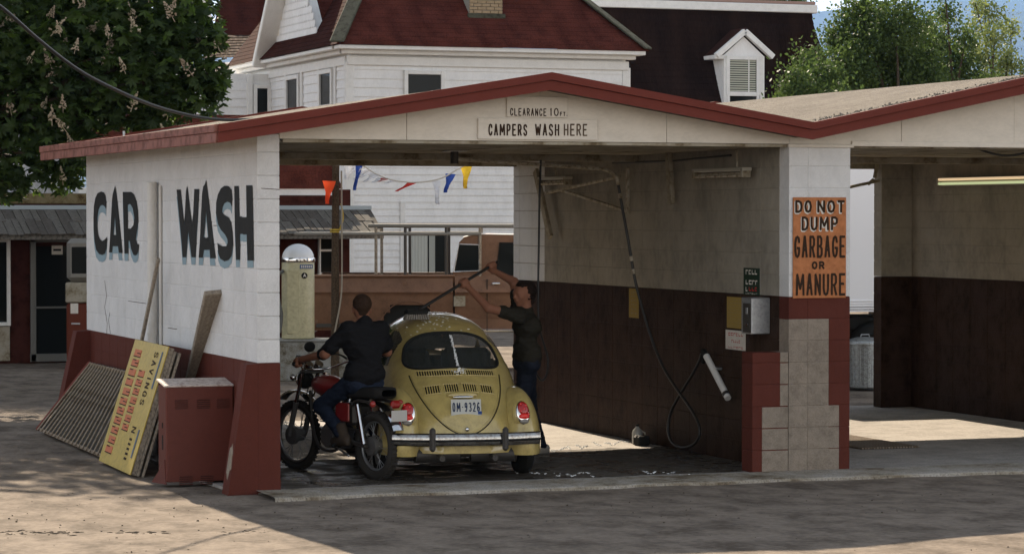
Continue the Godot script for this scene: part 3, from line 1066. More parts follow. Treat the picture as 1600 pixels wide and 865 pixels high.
		var rz: float = on(q[5], 240, 0, q[4]).z - o.position.z
		part(o, "hanger_rod", Geo.new().cyl(Vector3(0, .05, rz), Vector3(0, 3.01 - y, rz), .008, -1, 8), M.grimy_pipe)
	# the lit fitting of the second bay
	var la := on(1466, 284, 0, 10.2)
	var ly := la.y
	o = thing("lit_fluorescent_light", "lit twin tube fluorescent light on second bay wall", "light fixture", Vector3(10.2, ly, la.z + 1.2))
	part(o, "housing", Geo.new().box(Vector3(.06, .0, 0), Vector3(.05, .10, 2.4), .006), M.enamel)
	part(o, "tube_lamp", Geo.new().cyl(Vector3(0, .028, -1.17), Vector3(0, .028, 1.17), .015, -1, 12), mat("warm_tube_light", lin(.85, .62, .38), .3, {glow = .26}))
	part(o, "tube_lamp", Geo.new().cyl(Vector3(0, -.024, -1.17), Vector3(0, -.024, 1.17), .015, -1, 12), mat("green_tube_light", lin(.62, .72, .40), .3, {glow = .24}))
	for s in [-1, 1]:
		part(o, "end_cap", Geo.new().box(Vector3(.01, 0, s * 1.185), Vector3(.06, .09, .03), .004), M.enamel)
	var al := AreaLight3D.new()
	al.name = "tube_glow"
	al.area_size = Vector2(2.3, .08)
	al.light_energy = 0.05
	al.light_color = Color(.95, 1.0, .7)
	al.shadow_enabled = true
	add_child(al)
	al.look_at_from_position(Vector3(10.165, ly, la.z + 1.2), Vector3(5.0, ly - 2.5, la.z + 1.2), Vector3.UP)
	# swinging boom with the pressure hose
	var piv := on(710, 248, 0, 2.66)
	var tip := on(936, 263, 0, 4.5)
	o = thing("hose_boom", "pale pipe boom swung across under the bay ceiling", "boom", piv)
	var bend := []
	for i in 9:
		var t := i / 8.0
		bend.append(on(lerpf(936, 966, sin(t * PI / 2)), 263 + 24 * (1 - cos(t * PI / 2)), 0, 4.5 + .1 * t) - piv)
	part(o, "pipe", Geo.new().tube([Vector3.ZERO, (tip - piv) * .5] + bend, .021, 10), M.grimy_pipe)
	part(o, "swivel", Geo.new().cyl(Vector3(0, .09, 0), Vector3(0, -.05, 0), .04, -1, 14), M.dark_steel)
	part(o, "mounting_plate", Geo.new().box(Vector3(0, .075, 0), Vector3(.2, .012, .2), .003), M.steel)
	var hose := []
	for q in [[966, 287, 4.6], [972, 322, 4.63], [979, 360, 4.66], [986, 400, 4.7], [993, 440, 4.74], [1003, 478, 4.78], [1018, 528, 4.83], [1036, 572, 4.88], [1056, 605, 4.92], [1078, 636, 4.95], [1091, 660, 4.95], [1093, 680, 4.94], [1084, 694, 4.93], [1066, 699, 4.92], [1050, 690, 4.92], [1044, 668, 4.93], [1050, 640, 4.95], [1064, 614, 4.97], [1080, 588, 4.99], [1092, 566, 5.0], [1097, 552, 5.0]]:
		hose.append(on(q[0], q[1], 0, q[2]))
	o = thing("pressure_hose", "black pressure hose hanging from boom and looping by the floor", "hose", hose[0])
	var rel := []
	for q in smooth(hose, 4): rel.append(q - hose[0])
	part(o, "hose", Geo.new().tube(rel, .0155, 8), M.hose)
	for k in [2, 12, 14]:
		part(o, "clamp", Geo.new().cyl(rel[k], rel[k] + (rel[k + 1] - rel[k]).normalized() * .05, .021, -1, 10), M.grimy_pipe)
	# wand in its holder
	var w0 := on(1104, 556, 0, 5.02)
	var w1 := on(1138, 622, 0, 5.02)
	o = thing("wand_holder", "slanted white plastic pipe holding the wash wand", "holder", w1)
	part(o, "pipe", Geo.new().cyl(w0 - w1, Vector3.ZERO, .033, -1, 16), M.white_pipe)
	part(o, "end_ring", Geo.new().cyl((w0 - w1) * .12, (w0 - w1) * .06, .037, -1, 16), M.dark_steel)
	part(o, "wall_strap", Geo.new().box((w0 - w1) * .7 + Vector3(.045, 0, 0), Vector3(.07, .03, .10), .004), M.steel)
	o = thing("wash_wand", "black trigger gun of the wash wand resting in its pipe", "spray gun", w0)
	var up := (w0 - w1).normalized()
	part(o, "barrel", Geo.new().cyl(-up * .5, up * .04, .012, -1, 10), M.dark_steel)
	part(o, "gun_body", Geo.new().bar(-up * .01, up * .09 + Vector3(0, 0, -.02), .05, .055, Vector3.RIGHT, .01), M.rubber)
	part(o, "grip", Geo.new().bar(up * .05, up * .02 + Vector3(0, -.09, -.07), .035, .045, Vector3.RIGHT, .01), M.rubber)
	part(o, "trigger", Geo.new().bar(up * .03 + Vector3(0, 0, -.05), up * .0 + Vector3(0, -.07, -.10), .012, .02, Vector3.RIGHT, .003), mat("orange_trigger", lin(.25, .10, .02), .5))
	# bracket, timbers and conduit on the same wall
	o = thing("wall_bracket", "pale steel A shaped bracket high on the bay wall", "bracket", on(980, 310, 0, 5.05))
	for q in [[850, 302, 968, 276], [878, 297, 980, 330], [981, 262, 981, 334]]:
		part(o, "bracket_arm", Geo.new().bar(on(q[0], q[1], 0, 5.02) - o.position, on(q[2], q[3], 0, 5.02) - o.position, .03, .035, Vector3.RIGHT, .004), M.grimy_pipe)
	single("hanging_timber", Geo.new().bar(on(1044, 228, 0, 5.0), on(1049.5, 319, 0, 5.0), .09, .045, Vector3.RIGHT, .004), M.cream_board, "short pale upright timber hanging from the bay ceiling", "timber")
	single("slanted_timber", Geo.new().bar(on(837, 266, 0, 4.98), on(860, 371, 0, 4.98), .10, .04, Vector3.RIGHT, .004), M.cream_board, "pale slanted timber below the short fixture at the rear", "timber")
	single("wall_conduit", Geo.new().tube([Vector3(5.07, 2.97, -1.2), Vector3(5.07, 2.94, -2.6), Vector3(5.07, 2.95, -4.2)], .011, 8), M.dark_steel, "thin dark conduit running along top of the bay wall", "conduit")
	# bracket at the back of the second bay
	o = thing("rear_bracket", "pale bent bracket at the back of the second bay", "bracket", on(1373, 245, 2, -7.0))
	for q in [[1373, 246, 1367, 278], [1375, 282, 1329, 292], [1366, 280, 1357, 288]]:
		part(o, "bracket_arm", Geo.new().bar(on(q[0], q[1], 2, -7.0) - o.position, on(q[2], q[3], 2, -7.0) - o.position, .035, .035, Vector3.BACK, .004), M.cream_board)
	var cab := []
	for i in 11:
		cab.append(on(1530 + i * 9.0, 233 + 10.0 * sin(PI * i / 10.0), 2, -.6))
	single("sagging_cable", Geo.new().tube(cab, .012, 6), M.hose, "black cable sagging under header of the second bay", "cable")
	# bottle by the wall
	var bp := on(996, 692, 0, BAY - .14)
	o = thing("detergent_jug", "small clear plastic jug standing against the bay wall", "jug", Vector3(bp.x, 0, bp.z))
	part(o, "body", Geo.new().lathe([Vector2(.001, .0), Vector2(.05, .002), Vector2(.055, .02), Vector2(.055, .12), Vector2(.045, .15), Vector2(.02, .175), Vector2(.016, .19)], 16), mat("cloudy_plastic", lin(.30, .30, .28), .3))
	part(o, "cap", Geo.new().cyl(Vector3(0, .188, 0), Vector3(0, .21, 0), .019, -1, 12), M.rubber)
	part(o, "handle", Geo.new().tube([Vector3(.05, .06, 0), Vector3(.085, .08, 0), Vector3(.085, .12, 0), Vector3(.045, .14, 0)], .009, 6), M.grimy_pipe)
	o = thing("rubber_block", "black rubber block on floor beside clear jug", "block", Vector3(bp.x - .02, 0, bp.z + .16))
	part(o, "body", Geo.new().box(Vector3(0, .05, 0), Vector3(.13, .1, .15), .015), M.rubber)
	part(o, "groove", Geo.new().box(Vector3(0, .1, 0), Vector3(.135, .012, .04), .003), M.dark_steel)


# rows of small dashes standing for print too small to read
func scribble(o: Node3D, r: Array, x: float, m: Material, n: int) -> void:
	var g := Geo.new()
	var rr := RandomNumberGenerator.new()
	rr.seed = int(r[0] * 7 + r[1] * 13)
	var a := on(r[0], r[1], 0, x - .002)
	var c := on(r[2], r[3], 0, x - .002)
	var step := (c.z - a.z) / n
	for i in n:
		var z := a.z + step * (i + .12)
		var w := step * rr.randf_range(.6, .85)
		var kind := rr.randi() % 3
		var h := a.y - c.y
		var t := minf(h * .28, w * .45)
		var p := Vector3(a.x, a.y, z) - o.position
		g.poly([p, p + Vector3(0, -h, 0), p + Vector3(0, -h, t), p + Vector3(0, 0, t)], Vector3.LEFT)
		if kind > 0:
			g.poly([p + Vector3(0, 0, t), p + Vector3(0, -t, t), p + Vector3(0, -t, w), p + Vector3(0, 0, w)], Vector3.LEFT)
		if kind != 1:
			g.poly([p + Vector3(0, -h + t, t), p + Vector3(0, -h, t), p + Vector3(0, -h, w), p + Vector3(0, -h + t, w)], Vector3.LEFT)
	part(o, "print", g, m).set_meta("kind", "stuff")

# Catmull-Rom through points
func smooth(p: Array, n: int) -> Array:
	var out := []
	for i in p.size() - 1:
		for k in n:
			out.append(p[i].cubic_interpolate(p[i + 1], p[maxi(i - 1, 0)], p[mini(i + 2, p.size() - 1)], float(k) / n))
	out.append(p[-1])
	return out


# ---------- things leaning on the lettered wall ----------
func build_leaning_things() -> void:
	# downpipe and conduit
	var a := on(237, 286, 0, -.06)
	var o := thing("downpipe", "fat white downpipe clamped between the words CAR and WASH", "pipe", Vector3(-.06, 0, a.z))
	part(o, "pipe", Geo.new().cyl(Vector3.ZERO, Vector3(0, a.y, 0), .05, -1, 18), M.white_pipe)
	part(o, "cap", Geo.new().cyl(Vector3(0, a.y, 0), Vector3(0, a.y + .012, 0), .053, .045, 18), M.white_pipe)
	for y in [a.y - .28, a.y - .75, 1.2]:
		part(o, "clamp", Geo.new().cyl(Vector3(0, y, 0), Vector3(0, y + .03, 0), .054, -1, 18), M.white_pipe)
	var c := on(249.5, 290, 0, -.02)
	single("thin_conduit", Geo.new().cyl(Vector3(-.018, 0, c.z), Vector3(-.018, c.y, c.z), .016, -1, 10), M.white_pipe, "thin white conduit beside the fat downpipe", "conduit")
	# hairline cracks running down the joints of the painted wall
	var wall := get_node("car_wash_building/side_wall")
	for line in [[163, 438, 166, 462, 163, 480, 167, 505, 166, 524], [171, 488, 169, 500, 172, 521], [200, 470, 214, 472, 228, 474], [262, 512, 276, 514], [333, 352, 352, 353], [408, 294, 436, 296]]:
		var pts := []
		for i in range(0, line.size(), 2): pts.append(on(line[i], line[i + 1], 0, -.0005))
		part(wall, "crack", Geo.new().tube(pts, .0032, 5), M.dark_wood)
	# stick and plank
	single("thin_stick", Geo.new().bar(on(186, 702, 1, 0.0), on(247, 404, 0, -.13), .045, .03, Vector3.RIGHT, .004), M.old_wood, "thin weathered stick leaning on the wall by downpipe", "stick")
	var p0 := on(276, 715, 1, 0.0)
	var p1 := on(334, 456, 0, -.07)
	o = thing("leaning_plank", "wide weathered plank leaning on wall under the word WASH", "plank", p0)
	part(o, "plank", Geo.new().bar(Vector3.ZERO, p1 - p0, .175, .05, Vector3.BACK, .006), M.old_wood)
	part(o, "batten", Geo.new().bar((p1 - p0) * .25 + Vector3(.05, 0, -.045), (p1 - p0) * .985 + Vector3(.05, 0, -.045), .10, .03, Vector3.BACK, .004), M.dark_wood)
	# rack of rods
	var bl := on(58, 673, 1, 0.0)
	var br := on(176, 724, 1, 0.0)
	var tl := on(141, 566, 0, -.10)
	var tr := on(232, 588, 0, -.10)
	o = thing("rod_grille", "slanting grille of thin rusty white rods leaning on red wall", "grille", bl)
	tl -= bl; tr -= bl; br -= bl
	for i in 22:
		var t := i / 21.0
		part(o, "rod", Geo.new().cyl(br * t + Vector3(0, .012, 0), tl.lerp(tr, t), .011, -1, 6), M.rod)
	for s in [.02, .97]:
		part(o, "cross_rail", Geo.new().bar(Vector3.ZERO.lerp(tl, s) + Vector3(.014, .002, 0), br.lerp(tr, s) + Vector3(.014, .002, 0), .035, .008, Vector3.RIGHT), M.rod)
	part(o, "backing_sheet", Geo.new().poly_sheet([Vector3(.03, .004, 0), br + Vector3(.03, .004, 0), tr + Vector3(.03, 0, 0), tl + Vector3(.03, 0, 0)], .004), mat("dull_grey_sheet", lin(.05, .046, .04), .8, {tex = M.T.stained, scale = 2.0}))
	part(o, "side_rail", Geo.new().bar(Vector3(0, .01, -.03), tl + Vector3(0, 0, -.03), .03, .04, Vector3.RIGHT, .004), M.fascia)
	# yellow sign on its edge
	bl = on(153, 719, 1, .0)
	br = on(205, 741, 1, .0)
	tl = on(213, 529, 2, bl.z)
	tr = on(262, 541, 2, br.z)
	var ex := ((br - bl) + (tr - tl)).normalized()
	var ey := ((tl - bl) + (tr - br))
	ey = (ey - ex * ey.dot(ex)).normalized()
	var ez := ex.cross(ey)
	var wide := ((br - bl).length() + (tr - tl).length()) / 2
	var tall := ((tl - bl).length() + (tr - br).length()) / 2
	o = thing("yellow_enamel_sign", "yellow metal sign board stood on end with orange letters running down", "sign")
	o.transform = Transform3D(Basis(ex, ey, ez), bl)
	part(o, "panel", Geo.new().box(Vector3(wide / 2, tall / 2, -.008), Vector3(wide, tall, .012), .003), M.yellow_sign)
	for q in [[0, .0], [1, .0]]:
		part(o, "frame_rail", Geo.new().box(Vector3(.02 + q[0] * (wide - .04), tall / 2, -.04), Vector3(.03, tall - .01, .05), .003), M.old_wood)
	for q in [[.06, .012], [.105, .02]]:
		part(o, "backing_board", Geo.new().box(Vector3(wide / 2 + q[1], tall / 2 - .01, -q[0] - .018), Vector3(wide, tall - .02 - q[1], .022), .003), M.old_wood)
	var rr := RandomNumberGenerator.new()
	rr.seed = 21
	for col in [[.11, .20, .07, .93, 11], [.40, .17, .22, .72, 7]]:
		for i in col[4]:
			var v0: float = lerpf(col[2], col[3], float(i) / col[4])
			var dv: float = (col[3] - col[2]) / col[4]
			var mid := Vector3((col[0] + col[1] / 2) * wide, (1.0 - v0 - dv * .42) * tall, 0)
			var hh: float = dv * tall * .74
			part(o, "orange_letter", Geo.new().box(mid + Vector3(0, 0, .0005), Vector3(col[1] * wide, hh, .003)), M.orange_letter)
			var g := Geo.new()
			var ww: float = col[1] * wide
			g.box(mid + Vector3(ww * .02, -hh * .48, .003), Vector3(ww * 1.0, hh * .14, .002))
			if rr.randf() < .8: g.box(mid + Vector3(ww * rr.randf_range(-.3, -.1), hh * .40, .003), Vector3(ww * .45, hh * .16, .002))
			if rr.randf() < .6: g.box(mid + Vector3(ww * rr.randf_range(.05, .3), 0, .003), Vector3(ww * .5, hh * .14, .002))
			part(o, "letter_shade", g, M.brown_letter)
	var sg := Geo.new()
	letters(sg, "SAVINGS", Vector3(.80 * wide, .94 * tall, .002), Vector3.DOWN, Vector3.LEFT, .42 * tall, .11 * wide, .015, .42)
	part(o, "lettering", sg, M.brown_letter)
	sg = Geo.new()
	letters(sg, "N", Vector3(.80 * wide, .35 * tall, .002), Vector3.DOWN, Vector3.LEFT, .05 * tall, .11 * wide, .014)
	part(o, "lettering", sg, M.brown_letter)
	var small := Geo.new()
	for i in 5:
		small.box(Vector3(.74 * wide, (.25 - .038 * i) * tall, .001), Vector3(.07 * wide, .018 * tall, .002))
	part(o, "small_print", small, M.brown_letter)
	var bluem := mat("slate_print", lin(.10, .13, .17), .5)
	for q in [[.90, .95, .66], [.90, .34, .12]]:
		part(o, "stripe", Geo.new().box(Vector3(q[0] * wide, (q[1] + q[2]) / 2 * tall, .001), Vector3(.035 * wide, (q[1] - q[2]) * tall, .003)), bluem)
	# red enamelled cabinet
	var fl := on(258, 760, 1, -.02)
	var fr := on(366, 757, 1, -.02)
	var zf := (fl.z + fr.z) / 2
	var w := fr.x - fl.x
	var h := on(258, 603, 2, zf).y + .02
	o = thing("red_metal_cabinet", "dented red enamelled metal cabinet with louvres and pale top", "cabinet", Vector3((fl.x + fr.x) / 2, -.02, zf - .15))
	part(o, "body", Geo.new().box(Vector3(0, h / 2 + .02, 0), Vector3(w, h - .04, .30), .012), M.cabinet)
	part(o, "rear_lip", Geo.new().box(Vector3(0, h + .01, -.14), Vector3(w, .05, .02), .004), M.cabinet)
	part(o, "top", Geo.new().box(Vector3.ZERO, Vector3(w + .02, .02, .335), .008), M.cabinet_top, Transform3D(Basis(Vector3.RIGHT, .14), Vector3(-.005, h + .016, -.01)))
	part(o, "front_skin", Geo.new().box(Vector3(.006, h / 2 + .01, .153), Vector3(w - .03, h - .06, .008), .003), M.cabinet)
	for q in [[-.17, .86], [.03, .86], [.21, .86], [-.13, .10], [.06, .10]]:
		for k in 5:
			part(o, "louvre", Geo.new().box(Vector3(q[0], q[1] * h - k * .018, .160), Vector3(.125, .006, .009), .002), M.cabinet)
			part(o, "slot", Geo.new().box(Vector3(q[0], q[1] * h - k * .018 - .006, .1578), Vector3(.115, .004, .002)), M.rubber)
	for q in [[.60, .05], [.43, .13]]:
		part(o, "side_slot", Geo.new().box(Vector3(-w / 2 - .0005, q[0] * h, .02), Vector3(.004, q[1], .035)), M.rubber)
	part(o, "torn_skirt", Geo.new().prism([Vector2(-.15, .0), Vector2(.13, .0), Vector2(.10, .22), Vector2(-.02, .10)], -.004, .004, Transform3D(Basis(Vector3.UP, .25) * Basis(Vector3(0, 1, 0), -PI / 2), Vector3(-w / 2 - .03, .02, .02))), M.cabinet)


# ---------- houses, store and hills behind ----------
func clapboard(parent: Node, a: Vector3, b: Vector3, y0: float, y1: float, out: Vector3, m: Material) -> void:
	# one lapped board between a and b (same height), thicker at its foot
	var e := (b - a)
	var l := e.length()
	e /= l
	var x := Transform3D(Basis(out, Vector3.UP, e), a)
	part(parent, "clapboard", Geo.new().prism([Vector2(0, y0), Vector2(.034, y0), Vector2(.012, y1 + .02), Vector2(0, y1 + .02)], 0, l, x), m)

# courses of shingles on a sloping polygon given by its eave and ridge corners: one mesh of stepped strips
func stepped_roof(p: Array, rows: int, lift: float) -> Geo:
	# p: eave start, eave end, ridge end, ridge start
	var g := Geo.new()
	var n: Vector3 = (p[1] - p[0]).cross(p[3] - p[0]).normalized()
	if n.y < 0: n = -n
	for i in rows:
		var t0 := float(i) / rows
		var t1 := float(i + 1) / rows + .25 / rows
		var a: Vector3 = p[0].lerp(p[3], t0) + n * lift
		var b: Vector3 = p[1].lerp(p[2], t0) + n * lift
		var c: Vector3 = p[1].lerp(p[2], minf(t1, 1.0))
		var d: Vector3 = p[0].lerp(p[3], minf(t1, 1.0))
		g.poly([a, b, c, d], n)
		g.poly([a, b, b - n * lift * 1.4, a - n * lift * 1.4], p[0] - p[3])
	return g

func sash_window(parent: Node, a: Vector3, e: Vector3, out: Vector3, w: float, h: float, fr: float, bars: Array, blinds := 0, slat: Material = null, called := "window") -> void:
	# a is the lower corner on the wall, e runs along it
	var win := part(parent, called, Geo.new(), M.trim)
	var o := Transform3D(Basis(e, Vector3.UP, out), a)
	var g := Geo.new()
	g.xf = o
	g.box(Vector3(w / 2, h / 2, .022), Vector3(w, h, .044))
	win.mesh = g.mesh()
	win.material_override = M.dark_glass
	for q in [[-fr / 2, h / 2, fr, h + fr * 2], [w + fr / 2, h / 2, fr, h + fr * 2], [w / 2, -fr / 2, w, fr], [w / 2, h + fr / 2, w, fr]]:
		var f := Geo.new()
		f.xf = o
		f.box(Vector3(q[0], q[1], .045), Vector3(q[2], q[3], .09), .008)
		part(win, "frame", f, M.trim)
	for q in bars:
		var f := Geo.new()
		f.xf = o
		f.box(Vector3(q[0] * w, q[1] * h, .052), Vector3(.035 if q[2] else w, h if q[2] else .035, .03), .004)
		part(win, "sash_bar", f, M.trim)
	for i in blinds:
		var f := Geo.new()
		f.xf = o
		f.box(Vector3(w / 2, h * (i + .5) / blinds, .047), Vector3(w * .96, h / blinds * .62, .008))
		part(win, "blind_slat", f, slat if slat else M.blind)

func build_backdrop() -> void:
	M.blind = mat("cream_blind", lin(.42, .43, .36), .7)
	build_hills()
	build_store()
	build_white_house()
	build_mansard_house()

func build_hills() -> void:
	var f := FastNoiseLite.new()
	f.seed = 4
	f.frequency = 0.0006
	f.fractal_octaves = 5
	for k in 2:
		var g := []
		var far: float = [10500.0, 8000.0][k]
		for i in 90:
			var row := []
			var px := -2500.0 + i * 90.0
			var top: float
			if k == 0:
				top = 12.0 - clampf((px - 1290) / 330.0, -1.5, 4) * 26.0
			else:
				top = 60.0 - 40.0 * smoothstep(1300, 1560, px) - 60.0 * smoothstep(1560, 1900, px)
			for j in 14:
				var t := j / 13.0
				var d := far * (1.0 + .55 * t)
				var base := at(px, 336, d)
				var peak := at(px, top, far * 1.55).y
				var hgt := peak * pow(t, 1.2) * (1.0 if t < 1 else 1.0)
				hgt += f.get_noise_2d(base.x * .5, base.z * .5) * 180.0 * t * (1.0 - .7 * t) + f.get_noise_2d(px * 20, 7.0 * k) * 26.0 * t
				row.append(Vector3(base.x, -5.0 + hgt, base.z))
			g.append(row)
		setting("hill" if k == 0 else "hill_001", Geo.new().grid(g, true), mat("wooded_hillside", lin(.05, .066, .045), .95, {tex = M.T.fade, scale = .0008}))

func build_store() -> void:
	var z := -21.5
	var xr := on(546, 400, 2, z).x
	var o := thing("corner_store", "low dark red store with a shake awning and glass door", "building", Vector3(0, 0, z))
	part(o, "wall", Geo.new().box(Vector3((xr - 16) / 2, 1.35, -3.2), Vector3(xr + 16, 2.75, 6.4)), M.red_wall)
	# shake awning along the front, hipped at its end
	var y0 := 2.09
	var y1 := 2.49
	var zt := -.02
	var zb := 1.1
	var xe := on(600, 365, 2, z + zb).x
	var xt := on(579, 326, 2, z).x
	part(o, "awning_deck", Geo.new().poly_sheet([Vector3(-16, y0, zb), Vector3(xe, y0, zb), Vector3(xt, y1, zt), Vector3(-16, y1, zt)], .03), M.shake1)
	part(o, "awning_fascia", Geo.new().box(Vector3((xe - 16) / 2, y0 - .05, zb - .03), Vector3(xe + 16, .09, .03), .004), M.shake)
	part(o, "awning_soffit", Geo.new().box(Vector3((xe - 16) / 2, y0 - .07, zb / 2 - .03), Vector3(xe + 16, .02, zb - .08)), M.shake1)
	part(o, "awning_trim", Geo.new().box(Vector3((xt - 16) / 2, y1 + .025, .02), Vector3(xt + 16, .07, .08), .004), mat("grey_metal_trim", lin(.30, .34, .36), .5))
	var rs := RandomNumberGenerator.new()
	rs.seed = 8
	for row in 2:
		for span in [[.2, 3.2], [5.9, xe - .05]]:
			var x: float = span[0]
			while x < span[1]:
				var w := rs.randf_range(.10, .2)
				var t0 := row * .48
				var t1 := t0 + .58 if row == 0 else 1.0
				var a := Vector3(0, lerpf(y0, y1, t0), lerpf(zb, zt, t0) + .02 + rs.randf_range(0, .015))
				var b := Vector3(0, lerpf(y0, y1, t1), lerpf(zb, zt, t1) + .012)
				var lim := lerpf(xe, xt, t0)
				if x + w < lim:
					part(o, "shake", Geo.new().bar(a + Vector3(x + w / 2, rs.randf_range(-.02, .01), 0), b + Vector3(x + w / 2, 0, 0), w - .012, .02, Vector3.BACK, .003), M.shake if rs.randf() < .6 else M.shake1)
				x += w
	# band above the awning, red roof with its white eaves board
	part(o, "upper_band", Geo.new().box(Vector3(-6.2, 2.66, -.02), Vector3(19.0, .17, .1), .01), mat("cream_band_paint", lin(.17, .14, .08), .7, {tex = M.T.stained, scale = .8}))
	var xw := on(546, 300, 2, z - .5).x
	part(o, "upper_wall", Geo.new().box(Vector3(5.45, 2.66, -.6), Vector3(2 * (xw - 5.45), .34, .3)), M.red_wall)
	part(o, "eaves_board", Geo.new().box(Vector3(5.0, 2.77, -.38), Vector3(2 * (on(531, 300, 2, z).x - 5.0), .15, .5), .01), M.trim)
	var ra := Vector3(3.0, 2.84, -.1)
	var rb := Vector3(on(538, 290, 2, z).x, 2.84, -.1)
	part(o, "roof", stepped_roof([ra, rb, Vector3(rb.x - .35, 4.1, -.85), Vector3(3.0, 4.1, -.85)], 9, .006), M.red_roof)
	part(o, "parapet", Geo.new().box(Vector3(-5.6, 3.25, -1.6), Vector3(17.0, 1.0, .3), .01), mat("white_parapet_paint", lin(.60, .60, .60), .7, {tex = M.T.mottle, scale = .4}))
	# door with its aluminium frame
	var d0 := on(46, 570, 2, z).x
	var d1 := on(152, 570, 2, z).x
	var d := part(o, "door", Geo.new().box(Vector3((d0 + d1) / 2, .98, .02), Vector3(d1 - d0 - .14, 1.8, .02)), M.dark_glass)
	for q in [[d0 + .05, 1.0, .09, 2.0], [d1 - .05, 1.0, .09, 2.0], [(d0 + d1) / 2, 1.98, d1 - d0, .07], [(d0 + d1) / 2, .06, d1 - d0, .13], [(d0 + d1) / 2, .88, d1 - d0 - .1, .035]]:
		part(d, "door_frame", Geo.new().box(Vector3(q[0], q[1], .035), Vector3(q[2], q[3], .06), .006), mat("aluminium_frame", lin(.13, .13, .12), .4, {metal = .4}))
	var sx := on(88, 395, 2, z).x
	part(d, "door_sticker", Geo.new().box(Vector3(sx, 1.82, .032), Vector3(.18, .15, .003)), M.white_sign)
	part(d, "door_sticker", Geo.new().box(Vector3(sx, 1.82, .0345), Vector3(.13, .035, .002)), M.rubber)
	# shop window at the very edge and the divided window beyond the bay
	var w0 := on(-40, 500, 2, z).x
	var w1 := on(9, 500, 2, z).x
	sash_window(o, Vector3(w0, .65, 0), Vector3.RIGHT, Vector3.BACK, w1 - w0, 1.3, .06, [])
	part(o, "stall_riser", Geo.new().box(Vector3((w0 + w1) / 2, .3, .02), Vector3(w1 - w0 + .1, .56, .03)), M.cream_board)
	var v0 := on(499, 430, 2, z).x
	var v1 := on(519, 430, 2, z).x
	sash_window(o, Vector3(v0, .95, 0), Vector3.RIGHT, Vector3.BACK, v1 - v0, 1.08, .03, [[.5, .42, 0], [.5, .78, 0]])

